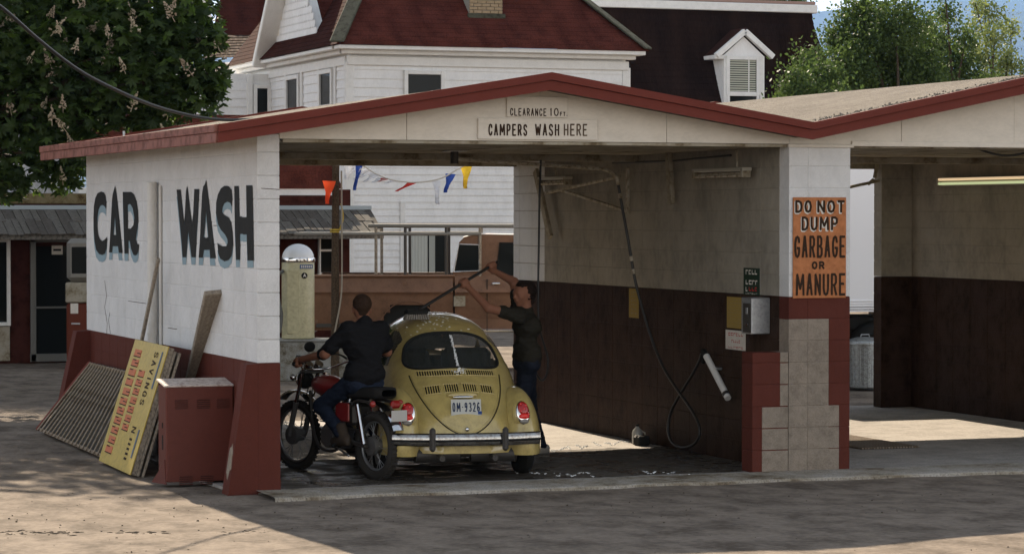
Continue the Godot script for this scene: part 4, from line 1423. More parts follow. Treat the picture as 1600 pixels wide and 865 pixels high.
func build_white_house() -> void:
	var z := -34.5
	var xc := on(545, 100, 2, z).x
	var xr := on(978, 100, 2, z).x
	var ye := 5.72
	var o := thing("white_clapboard_house", "white clapboard house with red hipped roof and pale brick chimney", "house", Vector3(xc, 0, z))
	var w := xr - xc
	var deep := 11.0
	part(o, "wall", Geo.new().box(Vector3(w / 2, 3.05, -deep / 2), Vector3(w - .01, 6.1, deep - .01)), M.siding)
	var y := .4
	while y < ye - .05:
		var h := .152 if y < 4.2 else .2
		clapboard(o, Vector3(0, 0, 0), Vector3(w, 0, 0), y, y + h, Vector3.BACK, M.siding)
		y += h
	y = 4.2
	while y < ye - .05:
		clapboard(o, Vector3(0, 0, -9.0), Vector3(0, 0, 0), y, y + .2, Vector3.LEFT, M.siding)
		y += .2
	for q in [[0.0, 0], [w, 0]]:
		part(o, "corner_board", Geo.new().box(Vector3(q[0], 2.9, -.02), Vector3(.2, 5.7, .14), .01), M.trim)
	var vb := on(628, 400, 2, z).x - xc
	part(o, "corner_board", Geo.new().box(Vector3(vb, 1.6, .03), Vector3(.12, 2.2, .07), .01), M.trim)
	# frieze and cornice, front and side
	for q in [[5.79, .05, .20], [5.98, .17, .10], [6.07, .34, .09]]:
		part(o, "cornice", Geo.new().box(Vector3(w / 2, q[0], q[1] / 2), Vector3(w + q[1] * 2, q[2], q[1] + .06), .012), M.trim)
		part(o, "cornice", Geo.new().box(Vector3(-q[1] / 2 - .004, q[0], -4.6), Vector3(q[1] + .04, q[2] - .006, 9.0), .012), M.trim)
	# windows
	var a := on(635.5, 150, 2, z)
	var b := on(687, 117, 2, z)
	sash_window(o, Vector3(a.x - xc, b.y - 1.15, .02), Vector3.RIGHT, Vector3.BACK, b.x - a.x, 1.15, .09, [[.5, .5, 0]])
	a = on(636, 430, 2, z)
	b = on(694, 366, 2, z)
	sash_window(o, Vector3(a.x - xc, .65, .02), Vector3.RIGHT, Vector3.BACK, b.x - a.x, b.y - .65, .08, [])
	# curtains behind the lower window, hung in folds
	for q in [[.02, .52], [.56, .72]]:
		var fold := []
		for i in 25:
			var t := i / 24.0
			var x: float = a.x - xc + (b.x - a.x) * lerpf(q[0], q[1], t)
			var zz := .078 + .008 * sin(t * 38.0)
			fold.append([Vector3(x, .68, zz), Vector3(x, b.y - .02, zz)])
		part(o, "curtain", Geo.new().grid(fold, true), mat("lace_curtain", lin(.40, .41, .38), .9))
	for q in [[505, 522], [453, 470]]:
		var z0 := on(q[1], 140, 0, xc).z - z
		var z1 := on(q[0], 140, 0, xc).z - z
		sash_window(o, Vector3(-.02, 4.15, z1), Vector3.BACK, Vector3.LEFT, z0 - z1, 1.42, .10, [[.5, .5, 0]])
		for s in [z0 + .22, z1 - .22]:
			part(o, "corner_board", Geo.new().box(Vector3(-.045, 4.9, s), Vector3(.05, 1.7, .12), .008), M.trim)
	# hipped roof
	var er := 6.12
	var pitch := .85
	var f0 := Vector3(-.4, er, .4)
	var f1 := Vector3(w + .4, er, .4)
	var run := 3.3
	var top := er + run * pitch
	var r0 := Vector3(1.75, top, .4 - run)
	var r1 := Vector3(w - 1.9, top, .4 - run)
	part(o, "front_roof", stepped_roof([f0, f1, r1, r0], 26, .007), M.red_roof)
	var b0 := Vector3(-.4, er, -9.2)
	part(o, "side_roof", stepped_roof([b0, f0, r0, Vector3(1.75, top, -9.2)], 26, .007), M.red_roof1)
	part(o, "hip_cap", Geo.new().bar(f0 + Vector3(0, .05, 0), r0 + Vector3(0, .05, 0), .34, .05, Vector3.UP, .02), M.moss)
	part(o, "hip_cap", Geo.new().bar(f1 + Vector3(0, .05, 0), r1 + Vector3(0, .05, 0), .30, .05, Vector3.UP, .02), M.moss)
	# side gable with scalloped shingles
	var g0 := on(505, 75, 0, xc).z - z
	var g1 := on(432, 92, 0, xc).z - z
	var gm := (g0 + g1) / 2
	part(o, "gable_wall", Geo.new().prism([Vector2(g0, 6.14), Vector2(g1, 6.14), Vector2(gm - .15, 8.35), Vector2(gm + .15, 8.35)], -.2, .0, Transform3D(Basis(Vector3(0, 0, 1), Vector3(0, 1, 0), Vector3(-1, 0, 0)), Vector3(-.06, 0, 0))), M.trim)
	for row in 12:
		var yy := 6.16 + row * .17
		var half := (g0 - g1) / 2 * (1.0 - (yy - 6.14) / 2.4)
		var zz := gm - half + (.09 if row % 2 else 0.0)
		while zz < gm + half - .09:
			part(o, "scalloped_shingle", scallop, M.siding, Transform3D(Basis(Vector3.UP, -PI / 2) * Basis(Vector3.RIGHT, -.05), Vector3(-.075, yy, zz + .09)))
			zz += .18
	for s in [[g1 - .35, gm, -.5]]:
		part(o, "rake_board", Geo.new().bar(Vector3(s[2] / 2 - .02, 5.98, s[0]), Vector3(s[2] / 2 - .02, 8.6, s[1]), .5 if s[2] < -.3 else .22, .16, Vector3.BACK, .02), M.trim)
	# the cross gable's own roof runs back into the main slope
	for s in [g0, g1 - .10]:
		part(o, "gable_roof", stepped_roof([Vector3(.02, 6.05, s), Vector3(4.4, 6.05, s), Vector3(4.4, 8.5, gm), Vector3(.02, 8.5, gm)] if s == g0 else [Vector3(4.4, 6.05, s), Vector3(.02, 6.05, s), Vector3(.02, 8.5, gm), Vector3(4.4, 8.5, gm)], 26, .007), M.red_roof)
	# lower wing behind: red roof, brown porch roof, walls
	var px := on(430, 100, 0, xc).z - z
	part(o, "rear_wing_wall", Geo.new().box(Vector3(-1.6, 2.9, px - 2.2), Vector3(3.2, 5.8, 3.6)), M.siding)
	y = 4.2
	while y < 5.6:
		clapboard(o, Vector3(-3.2, 0, px - .39), Vector3(-.01, 0, px - .39), y, y + .2, Vector3.BACK, M.siding)
		y += .2
	var wx := on(400, 150, 2, z + px - .4).x - xc
	sash_window(o, Vector3(wx, 4.2, px - .38), Vector3.RIGHT, Vector3.BACK, .26, 1.25, .09, [])
	for q in [-.55, -1.35, -2.4]:
		part(o, "corner_board", Geo.new().box(Vector3(q, 4.9, px - .34), Vector3(.13, 1.8, .08), .01), M.trim)
	var pr := [at(318, 93, 76) - o.position, at(424, 88, 76) - o.position, at(424, 56, 79) - o.position, at(325, 57, 79) - o.position]
	part(o, "porch_soffit", Geo.new().poly_sheet([pr[0] + Vector3(0, -.1, 0), pr[1] + Vector3(0, -.1, 0), pr[1] + Vector3(.2, -.9, -3), pr[0] + Vector3(0, -.9, -3)], .05), M.trim)
	for row in 8:
		for i in 22:
			var t0 := (i + (.5 if row % 2 else 0.0)) / 22.5
			var p: Vector3 = pr[0].lerp(pr[1], t0).lerp(pr[3].lerp(pr[2], t0), row / 8.0)
			var p2: Vector3 = pr[0].lerp(pr[1], t0).lerp(pr[3].lerp(pr[2], t0), (row + 1.2) / 8.0)
			part(o, "roof_shingle", Geo.new().bar(p + Vector3(0, .035, 0), p2 + Vector3(0, .01, 0), .078 * 1.02, .018, Vector3.UP), M.brown_roof if (i * 7 + row * 3) % 5 < 3 else M.brown_roof1)
	var rr := [at(330, 60, 80) - o.position, at(455, 60, 80) - o.position, at(455, -12, 80.9) - o.position, at(345, -12, 80.9) - o.position]
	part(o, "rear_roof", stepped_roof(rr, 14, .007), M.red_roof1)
	part(o, "rear_gable_wall", Geo.new().poly_sheet([at(296, 60, 82) - o.position, at(336, 60, 82) - o.position, at(322, -14, 82) - o.position, at(296, -14, 82) - o.position], .2), M.trim)
	# brick chimney standing through the front slope
	var c := on(733, 25, 2, z - .5)
	var c2 := on(785, 25, 2, z - .5)
	var cw := c2.x - c.x
	var ch := part(o, "chimney", Geo.new().box(Vector3(c.x + cw / 2 - xc, 8.0, -.80), Vector3(cw - .02, 3.4, .56)), M.mortar)
	for row in 18:
		var n := 4
		for i in n + (row % 2):
			var x0: float = clampf((i - (.5 if row % 2 else 0.0)) / n, 0, 1) * cw
			var x1: float = clampf((i + 1 - (.5 if row % 2 else 0.0)) / n, 0, 1) * cw
			part(ch, "brick", Geo.new().box(Vector3(c.x - xc + (x0 + x1) / 2, 6.60 + row * .075, -.505), Vector3(x1 - x0 - .012, .063, .05), .004), M.brick)
	part(ch, "flashing", Geo.new().box(Vector3(c.x - xc + cw / 2, c.y + .0, -.46), Vector3(cw + .1, .12, .06), .01), M.moss)

var scallop: ArrayMesh:
	get:
		if scallop == null:
			var p := [Vector2(-.088, .17), Vector2(-.088, .07)]
			for i in 7: p.append(Vector2(-cos(PI * i / 6) * .088, .07 - sin(PI * i / 6) * .085))
			p.append_array([Vector2(.088, .07), Vector2(.088, .17)])
			scallop = Geo.new().prism(p, 0, .02).mesh()
		return scallop

func build_mansard_house() -> void:
	var z := -52.0
	var o := thing("mansard_house", "tall house with dark tarred mansard roof and white gabled dormer", "house", Vector3(0, 0, z))
	var xl := on(880, 20, 2, z).x
	var xr := on(1268, 22, 2, z).x
	var yt := 8.6
	part(o, "wall", Geo.new().box(Vector3((xl + xr) / 2, 2.2, -5.0), Vector3(xr - xl + 3.0, 4.6, 8.6)), M.siding)
	# curved steep slope in rows
	var rows := 22
	for i in rows:
		var f := func(t: float) -> Array:
			var out := 1.9 * pow(maxf(0.0, 1.0 - t), 1.6)
			return [lerpf(4.4, yt, t), out]
		var p0: Array = f.call(i / float(rows))
		var p1: Array = f.call((i + 1.2) / rows)
		var q := [Vector3(xl - p0[1], p0[0], p0[1]), Vector3(xr + p0[1], p0[0], p0[1]), Vector3(xr + p1[1], p1[0], p1[1]), Vector3(xl - p1[1], p1[0], p1[1])]
		part(o, "shingle_course", Geo.new().poly_sheet([q[0] + Vector3(0, 0, .03), q[1] + Vector3(.02, 0, .03), q[2] + Vector3(0, 0, .02), q[3] + Vector3(0, 0, .02)], .03), M.black_roof)
		part(o, "side_course", Geo.new().poly_sheet([q[1] + Vector3(.03, 0, 0), Vector3(q[1].x + .03, q[1].y, -9.5), Vector3(q[2].x, q[2].y, -9.5), q[2]], .03), M.black_roof)
	part(o, "cornice", Geo.new().box(Vector3((xl + xr) / 2, yt + .08, -.1), Vector3(xr - xl + .3, .25, .5), .02), M.trim)
	part(o, "roof_deck", Geo.new().box(Vector3((xl + xr) / 2, yt + .26, -4.6), Vector3(xr - xl + .2, .09, 9.4), .01), mat("pinkish_roofing", lin(.30, .20, .17), .9))
	part(o, "roof_vent", Geo.new().cyl(Vector3(28.3, yt + .25, -.3), Vector3(28.3, yt + .8, -.3), .16, -1, 12), M.galvanised)
	# dormer
	var a := on(1130, 165, 2, z + 1.1)
	var b := on(1194, 88, 2, z + 1.1)
	var w := b.x - a.x
	var y1 := b.y
	var zf := 1.1
	var dm := part(o, "dormer", Geo.new().box(Vector3((a.x + b.x) / 2, (4.9 + y1) / 2, zf - 1.0), Vector3(w, y1 - 4.9, 2.0)), M.siding)
	var apex := on(1160, 52, 2, z + 1.1)
	part(dm, "dormer_gable", Geo.new().prism([Vector2(a.x, y1), Vector2(b.x, y1), Vector2((a.x + b.x) / 2, apex.y - .1)], zf - .5, zf + .01), M.siding)
	var xm := (a.x + b.x) / 2
	for s in [-1, 1]:
		part(dm, "rake_board", Geo.new().bar(Vector3(xm + s * (w / 2 + .26), y1 - .02, zf + .08), Vector3(xm, apex.y + .06, zf + .08), .16, .16, Vector3.BACK, .01), M.trim)
		part(dm, "dormer_roof", Geo.new().poly_sheet([Vector3(xm + s * (w / 2 + .28), y1 + .02, zf + .1), Vector3(xm, apex.y + .13, zf + .1), Vector3(xm, apex.y + .13, zf - 2.4), Vector3(xm + s * (w / 2 + .28), y1 + .02, zf - 2.4)], .05), M.black_roof1)
	part(dm, "eaves_board", Geo.new().box(Vector3(a.x - .16, y1 - .05, zf - .9), Vector3(.3, .12, 2.0), .01), M.trim)
	for i in 9:
		part(dm, "cheek_board", Geo.new().box(Vector3(a.x - .006 - .0015 * (i % 2), 5.0 + i * .24, zf - 1.0), Vector3(.016, .225, 1.98)), M.siding)
	var u := on(1139, 143, 2, z + 1.1)
	var v := on(1181, 94, 2, z + 1.1)
	sash_window(o, Vector3(u.x, u.y, zf), Vector3.RIGHT, Vector3.BACK, v.x - u.x, v.y - u.y, .11, [[.72, .5, 1]], 14)
	sash_window(o, Vector3(u.x, u.y - 1.05, zf + .004), Vector3.RIGHT, Vector3.BACK, v.x - u.x, .92, .08, [])
	for q in [a.x + .08, b.x - .08]:
		part(dm, "corner_board", Geo.new().box(Vector3(q, (4.9 + y1) / 2, zf + .01), Vector3(.16, y1 - 4.9, .08), .01), M.trim)


# ---------- trees ----------
func leaf_blade(g: Geo, base: Vector3, dir: Vector3, side: Vector3, l: float, w: float, droop: float) -> void:
	var up := dir.cross(side).normalized()
	var p := []
	for i in 5:
		var t := i / 4.0
		p.append(base + dir * (l * t) - up * (droop * t * t))
	var ws := [.12, .7, 1.0, .62, 0.0]
	for i in 4:
		var a0: Vector3 = p[i] + side * w * ws[i] * .5
		var b0: Vector3 = p[i] - side * w * ws[i] * .5
		var a1: Vector3 = p[i + 1] + side * w * ws[i + 1] * .5
		var b1: Vector3 = p[i + 1] - side * w * ws[i + 1] * .5
		g.tris(b0, a0, a1, up, up, up)
		if i < 3: g.tris(b0, a1, b1, up, up, up)

func palm_leaf(r: RandomNumberGenerator, n: int, l: float, w: float) -> Geo:
	# several leaflets fanning out from one stalk, hanging a little
	var g := Geo.new()
	for i in n:
		var a := (i - (n - 1) / 2.0) * (TAU * .72 / n)
		var d := Vector3(sin(a), -.75 - .3 * r.randf(), cos(a)).normalized()
		leaf_blade(g, Vector3.ZERO, d, d.cross(Vector3.UP).normalized(), l * (1.0 - .3 * absf(a) / PI) * r.randf_range(.85, 1.1), w, l * .35)
	return g

func sprig(r: RandomNumberGenerator, n: int, l: float, spread: float) -> Geo:
	# a twig end with small leaves set round it
	var g := Geo.new()
	for i in n:
		var p := Vector3(r.randfn(0, spread), r.randfn(0, spread), r.randfn(0, spread))
		var d := Vector3(r.randfn(0, 1), r.randfn(-.2, .7), r.randfn(0, 1)).normalized()
		var s := d.cross(Vector3(r.randfn(0, 1), r.randfn(0, 1), r.randfn(0, 1))).normalized()
		leaf_blade(g, p, d, s, l * r.randf_range(.7, 1.2), l * .62, l * .15)
	return g

func spread(tree: Node, meshes: Array, mats: Array, spots: Array) -> void:
	# spots: transforms; shared out over the meshes and tones
	var kinds := meshes.size() * mats.size()
	for k in kinds:
		var mine := []
		for i in range(k, spots.size(), kinds): mine.append(spots[i])
		var mm := MultiMesh.new()
		mm.transform_format = MultiMesh.TRANSFORM_3D
		mm.mesh = meshes[k % meshes.size()]
		mm.instance_count = mine.size()
		for i in mine.size(): mm.set_instance_transform(i, mine[i])
		var mi := MultiMeshInstance3D.new()
		mi.name = "crown"
		mi.multimesh = mm
		mi.material_override = mats[k / meshes.size()]
		mi.set_meta("kind", "stuff")
		tree.add_child(mi, true)

func limbs(tree: Node, r: RandomNumberGenerator, foot: Vector3, fork: Vector3, tips: Array, rad: float, m: Material) -> void:
	part(tree, "trunk", Geo.new().tube(smooth([foot, foot.lerp(fork, .5) + Vector3(r.randfn(0, .06), 0, r.randfn(0, .06)), fork], 5), [rad * 1.3, rad * 1.15, rad * 1.05, rad, rad, rad * .95, rad * .9, rad * .9, rad * .85, rad * .8, rad * .8], 12), m)
	for t in tips:
		var mid := fork.lerp(t, .5) + Vector3(r.randfn(0, .15), .2, r.randfn(0, .15))
		part(tree, "limb", Geo.new().tube(smooth([fork, mid, t], 4), [rad * .55, rad * .48, rad * .4, rad * .34, rad * .28, rad * .22, rad * .17, rad * .12, rad * .08], 7), m)

func build_trees() -> void:
	var r := RandomNumberGenerator.new()
	r.seed = 31
	# horse chestnut in flower: lobes of foliage given by picture place, depth and radius
	var o := thing("chestnut_tree", "big dark chestnut tree with pale flower spikes above store", "tree", Vector3(-1.4, 0, -14.6))
	var lobes := []
	for q in [[20, 40, 36.5, 1.25], [110, -20, 37, 1.3], [60, 150, 36, 1.0], [150, 90, 36, 1.1], [230, 20, 36.5, 1.0], [270, 100, 36, .75], [285, 35, 36.2, .55], [310, 140, 36, .42], [240, 170, 36.2, .62], [140, 190, 36, .85], [40, 240, 35.6, .62], [-60, 100, 36, 1.4], [-70, 240, 36, .9], [325, 115, 36, .32], [330, 62, 36, .22], [95, 265, 35.8, .34], [10, 285, 35.6, .30], [200, -80, 37.5, 1.4], [40, -130, 37.5, 1.8], [-120, -40, 37, 1.8], [300, -30, 37, .55], [215, 120, 36.0, .8], [-160, 180, 35.5, 1.2]]:
		lobes.append([at(q[0], q[1], q[2]) - o.position, q[3]])
	for q in [[-260, -60, 35, 1.5], [-300, 100, 34.5, 1.5], [-60, -260, 36.5, 1.6], [-340, -60, 36.0, 1.5]]:
		lobes.append([at(q[0], q[1], q[2]) - o.position, q[3]])
	var tips := []
	for l in lobes: tips.append(l[0])
	limbs(o, r, Vector3(0, -.1, 0), Vector3(.1, 3.0, .2), tips, .26, M.bark)
	var spots := []
	var fl := []
	for l in lobes:
		for i in int(400 * pow(l[1], 1.9)) + 34:
			var d := Vector3(r.randfn(0, 1), r.randfn(0, 1), r.randfn(0, 1)).normalized()
			var rad: float = l[1] * pow(r.randf(), .42)
			var p: Vector3 = l[0] + d * rad * Vector3(1, .9, 1)
			var b := Basis.from_euler(Vector3(r.randfn(0, .6), r.randf() * TAU, r.randfn(0, .6))).scaled(Vector3.ONE * r.randf_range(.75, 1.2))
			spots.append(Transform3D(b, p))
		for i in int(5 * l[1] * l[1]) + 1:
			var d := Vector3(r.randfn(0, .7), r.randfn(.15, .7), absf(r.randfn(.4, .7))).normalized()
			fl.append(l[0] + d * l[1] * .98)
	spread(o, [palm_leaf(r, 5, .14, .048).mesh(), palm_leaf(r, 7, .155, .05).mesh(), palm_leaf(r, 6, .11, .042).mesh()], M.leaf, spots)
	var spike := []
	for k in 3:
		var g := Geo.new()
		for i in 46:
			var t := pow(r.randf(), 1.2)
			var a := r.randf() * TAU
			var p := Vector3(cos(a), 0, sin(a)) * .06 * (1.0 - t) + Vector3(0, t * .21, 0)
			g.ball(p, Vector3(.013, .011, .013) * r.randf_range(.7, 1.3), 5, 3)
		g.cyl(Vector3(0, -.06, 0), Vector3(0, .2, 0), .005, .002, 5)
		spike.append(g.mesh())
	var fm := [mat("cream_blossom", lin(.40, .335, .235), .8), mat("pinkish_blossom", lin(.36, .29, .21), .8)]
	for i in fl.size():
		part(o, "flower_spike", spike[i % 3], fm[i % 2], Transform3D(Basis.from_euler(Vector3(r.randfn(0, .3), r.randf() * 6, r.randfn(0, .3))).scaled(Vector3.ONE * r.randf_range(.7, 1.25)), fl[i]))
	# broadleaf trees beyond the second bay
	var green := [mat("leaf_mid", lin(.05, .074, .022), .6, {spec = .2, back = lin(.065, .10, .025)}), mat("leaf_dark", lin(.033, .052, .017), .6, {spec = .2, back = lin(.045, .075, .02)})]
	var pale := [mat("leaf_pale", lin(.15, .175, .06), .6, {spec = .2, back = lin(.16, .19, .055)}), mat("leaf_pale_green", lin(.10, .135, .05), .6, {spec = .2, back = lin(.12, .15, .045)})]
	var twigs := [sprig(r, 10, .085, .12).mesh(), sprig(r, 8, .095, .11).mesh(), sprig(r, 12, .075, .13).mesh()]
	for t in [
		["bushy green tree growing against the mansard house corner", 62.0, [[1350, 60, 1.1], [1330, 110, .9], [1400, 40, .95], [1390, 100, 1.0], [1345, 20, .6], [1430, 80, .9], [1440, 130, 1.0], [1310, 60, .45], [1300, 150, .9], [1370, 150, .9]], green, 620, .78],
		["loose green tree with two upright leaders beyond the gravel roof", 66.0, [[1470, 70, .8], [1480, 20, .42], [1500, 110, .9], [1450, 40, .4], [1477, -15, .28], [1520, 140, .8], [1510, 60, .45], [1460, 130, .8], [1550, 140, .7]], green, 620, .60],
		["small leafy bush in front of mansard roof below the dormer", 58.0, [[1265, 100, .42], [1245, 135, .5], [1285, 130, .5], [1270, 160, .6], [1235, 160, .4], [1310, 165, .5]], green, 700, .85],
		["pale yellow green airy tree standing before the blue hill", 74.0, [[1545, 20, .75], [1555, 60, .8], [1520, 45, .4], [1580, 45, .42], [1530, 85, .55], [1525, 5, .28], [1540, -15, .3], [1575, 90, .6], [1560, 115, .7], [1500, 75, .3], [1600, 110, .5]], pale, 380, .56],
		["added broad tree behind the store to shade the lot and bay floor", 48.0, [[-40, 150, 1.5], [60, 120, 1.5], [150, 150, 1.3], [-160, 130, 1.7], [10, 40, 1.5], [120, 50, 1.4], [210, 120, .9], [-90, 20, 1.7], [-260, 110, 1.8], [230, 60, .8], [-40, 210, 1.0], [70, 215, .9], [-40, -120, 1.6], [80, -110, 1.5], [-160, -130, 1.7], [10, -240, 1.6], [120, -230, 1.3], [-120, -260, 1.6], [-280, -60, 1.7], [-300, -200, 1.6], [240, -190, 1.25], [330, -195, 1.25], [420, -200, 1.2], [290, -300, 1.2], [390, -300, 1.1]], green, 330, 1.15],  # added tree; lobes above the view shaped to shade lot and bay floor
		["dark tree top peeping over the mansard roof deck", 100.0, [[1190, 2, .8], [1220, -4, .9], [1160, 0, .6], [1245, -2, .6], [1130, 4, .6]], green, 400, .8],
	]:
		var first: Array = t[2][0]
		var foot := at(first[0] + 20, 330, t[1])
		foot.y = 0
		o = thing("leafy_tree", t[0], "tree", foot, 0, "trees beyond the car wash")
		tips = []
		spots = []
		for q in t[2]:
			var c: Vector3 = at(q[0], q[1], t[1] + r.randf_range(-1, 1.5)) - foot
			tips.append(c)
			var rad: float = q[2] * t[5]
			for i in int(t[4] * rad * rad) + 14:
				var d := Vector3(r.randfn(0, 1), r.randfn(0, 1), r.randfn(0, 1)).normalized()
				var p: Vector3 = c + d * rad * pow(r.randf(), .5) * Vector3(1, 1.05, 1)
				spots.append(Transform3D(Basis.from_euler(Vector3(r.randf() * 6, r.randf() * 6, r.randf() * 6)).scaled(Vector3.ONE * r.randf_range(.7, 1.25)), p))
		limbs(o, r, Vector3.ZERO, Vector3(.1, 2.6, 0), tips, .16, M.bark)
		spread(o, twigs, t[3], spots)


# ---------- things behind the bays ----------
func build_yard_things() -> void:
	# overhead wire to the roof
	var w := []
	for q in [[-60, -28], [0, 10], [60, 62], [120, 108], [180, 140], [240, 165], [300, 181], [350, 187], [398, 186]]:
		w.append(at(q[0], q[1], lerpf(24.0, 27.5, (q[0] + 60) / 458.0)))
	single("service_wire", Geo.new().tube(smooth(w, 6), .017, 6), M.hose, "thick black service wire sagging down to the roof edge", "wire")
	var vp := on(193, 213, 0, -.36)
	single("roof_stub", Geo.new().cyl(Vector3(-.36, 3.12, vp.z), Vector3(-.36, 3.22, vp.z), .012, -1, 8), M.steel, "tiny metal stub standing on the roof edge", "pipe stub")
	# vacuum on its concrete island
	var t := 39.5
	var g0 := at(430, 0, t)
	var isl := at(480, 578, t)
	var turn := -YAW
	var o := thing("concrete_island", "low rough concrete island under the yellow vacuum", "island", Vector3(isl.x, 0, isl.z), turn)
	part(o, "block", Geo.new().box(Vector3(-.1, .26, -.3), Vector3(1.6, .6, .7), .03), mat("island_concrete", lin(.27, .27, .25), .9, {tex = M.T.stained, scale = .8, bump = M.T.relief, bump_cm = .8}))
	part(o, "top_edge", Geo.new().box(Vector3(-.1, .565, -.3), Vector3(1.62, .03, .72), .01), mat("island_concrete_cap", lin(.27, .27, .25), .9, {tex = M.T.mottle, scale = 1.5}))
	var vac := at(465.5, 530, t + .25)
	o = thing("coin_vacuum", "cream coin-operated vacuum canister with bright metal dome", "vacuum", Vector3(vac.x, .58, vac.z), turn)
	var cream := mat("cream_enamel", lin(.50, .455, .27), .4, {tex = M.T.mottle, scale = 2.0})
	part(o, "body", Geo.new().lathe([Vector2(.001, 0), Vector2(.235, 0), Vector2(.24, .02), Vector2(.24, 1.13), Vector2(.001, 1.13)], 28), cream)
	part(o, "band", Geo.new().lathe([Vector2(.243, 1.12), Vector2(.252, 1.13), Vector2(.252, 1.18), Vector2(.24, 1.19)], 28), M.chrome)
	part(o, "dome", Geo.new().ball(Vector3(0, 1.18, 0), Vector3(.235, .21, .235), 28, 8, 0.0, PI / 2), mat("brushed_dome", lin(.66, .66, .66), .5, {metal = .35}))
	part(o, "door_panel", Geo.new().box(Vector3(-.05, .55, .215), Vector3(.2, .95, .05), .015), cream)
	var pl := part(o, "name_plate", Geo.new().box(Vector3(.13, 1.06, .205), Vector3(.20, .06, .008), .002), mat("blue_plate", lin(.06, .11, .22), .5))
	pl.rotation.y = .45
	pl.position = Vector3(-.07, 0, .07)
	for i in 6:
		part(pl, "plate_letter", Geo.new().box(Vector3(.055 + i * .03, 1.06, .2105), Vector3(.018, .034, .003)), M.white_sign)
	var em := part(o, "emblem", Geo.new().cyl(Vector3(.10, .93, .19), Vector3(.112, .93, .222), .045, -1, 20), M.black_letter)
	part(em, "emblem_mark", Geo.new().prism([Vector2(0, .035), Vector2(.028, -.025), Vector2(0, -.008), Vector2(-.028, -.025)], 0, .003, Transform3D(Basis(Vector3.UP, .35), Vector3(.113, .93, .2225))), M.white_sign)
	part(o, "hose", Geo.new().tube(smooth([Vector3(-.2, 1.0, .15), Vector3(-.29, .9, .2), Vector3(-.27, .6, .22), Vector3(-.22, .35, .24), Vector3(-.25, .1, .26)], 5), .025, 8), mat("grey_hose", lin(.12, .12, .11), .6))
	# timber pole carrying the pennants
	var pb := at(523, 605, 37.5)
	o = thing("timber_pole", "dark timber pole tied with yellow rope", "pole", Vector3(pb.x, 0, pb.z))
	part(o, "pole", Geo.new().cyl(Vector3.ZERO, Vector3(.02, 3.5, 0), .062, .05, 12), M.dark_wood)
	for y in [2.15, 2.18]:
		part(o, "rope_turn", Geo.new().cyl(Vector3(0, y, 0), Vector3(0, y + .018, 0), .068, -1, 12), mat("yellow_rope", lin(.48, .33, .05), .8))
	part(o, "rope_end", Geo.new().tube(smooth([Vector3(.06, 2.18, .03), Vector3(.11, 2.35, .03), Vector3(.08, 2.55, .04)], 5), .012, 6), mat("yellow_rope_end", lin(.48, .33, .05), .8))
	part(o, "cable", Geo.new().tube(smooth([Vector3(.08, 3.0, .06), Vector3(.085, 1.6, .06), Vector3(.06, 1.2, .07), Vector3(-.02, .8, .08), Vector3(-.06, .55, .08)], 5), .012, 6), mat("pale_cable", lin(.30, .26, .20), .7))
	# pennants: a cord from the pole to the far side, cloth triangles blown to and fro
	var cord := []
	for q in [[524, 246], [545, 252], [563, 256], [585, 270], [610, 280], [635, 284], [660, 284], [690, 278], [712, 266], [730, 256], [748, 246]]:
		cord.append(at(q[0], q[1], 37.2))
	o = thing("pennant_string", "string of small coloured cloth pennants strung behind the bay", "pennants", cord[0])
	var rel := []
	for q in smooth(cord, 4): rel.append(q - cord[0])
	part(o, "cord", Geo.new().tube(rel, .011, 5), M.white_sign)
	var cl := {white = lin(.70, .70, .72), red = lin(.50, .05, .04), blue = lin(.04, .08, .30), yellow = lin(.62, .42, .04), orange = lin(.75, .09, .03)}
	for q in [["white", 560, 255, 548, 272, 14], ["white", 580, 266, 560, 279, 14], ["white", 600, 277, 580, 286, 14], ["white", 546, 253, 541, 281, 14], ["blue", 561, 257, 553, 300, 7], ["white", 572, 262, 552, 282, 12], ["white", 588, 271, 568, 285, 12], ["red", 603, 278, 590, 284, 10], ["white", 618, 281, 600, 287, 10], ["red", 645, 284, 617, 300, 9], ["white", 681, 281, 684, 322, 9], ["blue", 704, 271, 695, 303, 10], ["yellow", 728, 257, 727, 297, 12], ["orange", 514, 282, 511, 321, 13]]:
		var a: Vector3 = at(q[1] - q[5] * .8, q[2], 37.2) - cord[0]
		var b: Vector3 = at(q[1] + q[5] * .8, q[2] + 1, 37.2) - cord[0]
		var tip: Vector3 = at(q[3], q[4], 37.2 + .1) - cord[0]
		var g := []
		for i in 7:
			var row := []
			for j in 7:
				var s := j / 6.0
				var p := a.lerp(b, i / 6.0).lerp(tip, s * .93)
				row.append(p + Vector3(.012, 0, .05) * sin(i * 1.3 + s * 4.0) * s)
			g.append(row)
		part(o, "pennant", Geo.new().grid(g, true), mat(q[0] + "_cloth", cl[q[0]], .85, {back = cl[q[0]]}), Transform3D(), q[0] + " cloth pennant")
	# fuel pump by the store
	var fp := at(131, 560, 43.0)
	o = thing("fuel_pump", "old red and white fuel pump standing before the store", "fuel pump", Vector3(fp.x, 0, fp.z), turn)
	part(o, "base", Geo.new().box(Vector3(0, .5, 0), Vector3(.5, 1.0, .42), .03), mat("pump_red", lin(.11, .03, .018), .5))
	part(o, "panel", Geo.new().box(Vector3(0, 1.17, .01), Vector3(.52, .32, .44), .02), M.cream_board)
	part(o, "dial_head", Geo.new().box(Vector3(0, 1.68, 0), Vector3(.5, .68, .42), .07), mat("pump_grey", lin(.16, .15, .13), .4))
	part(o, "dial_glass", Geo.new().box(Vector3(.02, 1.68, .21), Vector3(.36, .42, .02), .01), M.dark_glass)
	part(o, "price_card", Geo.new().box(Vector3(-.12, .92, .215), Vector3(.12, .16, .006)), M.white_sign)
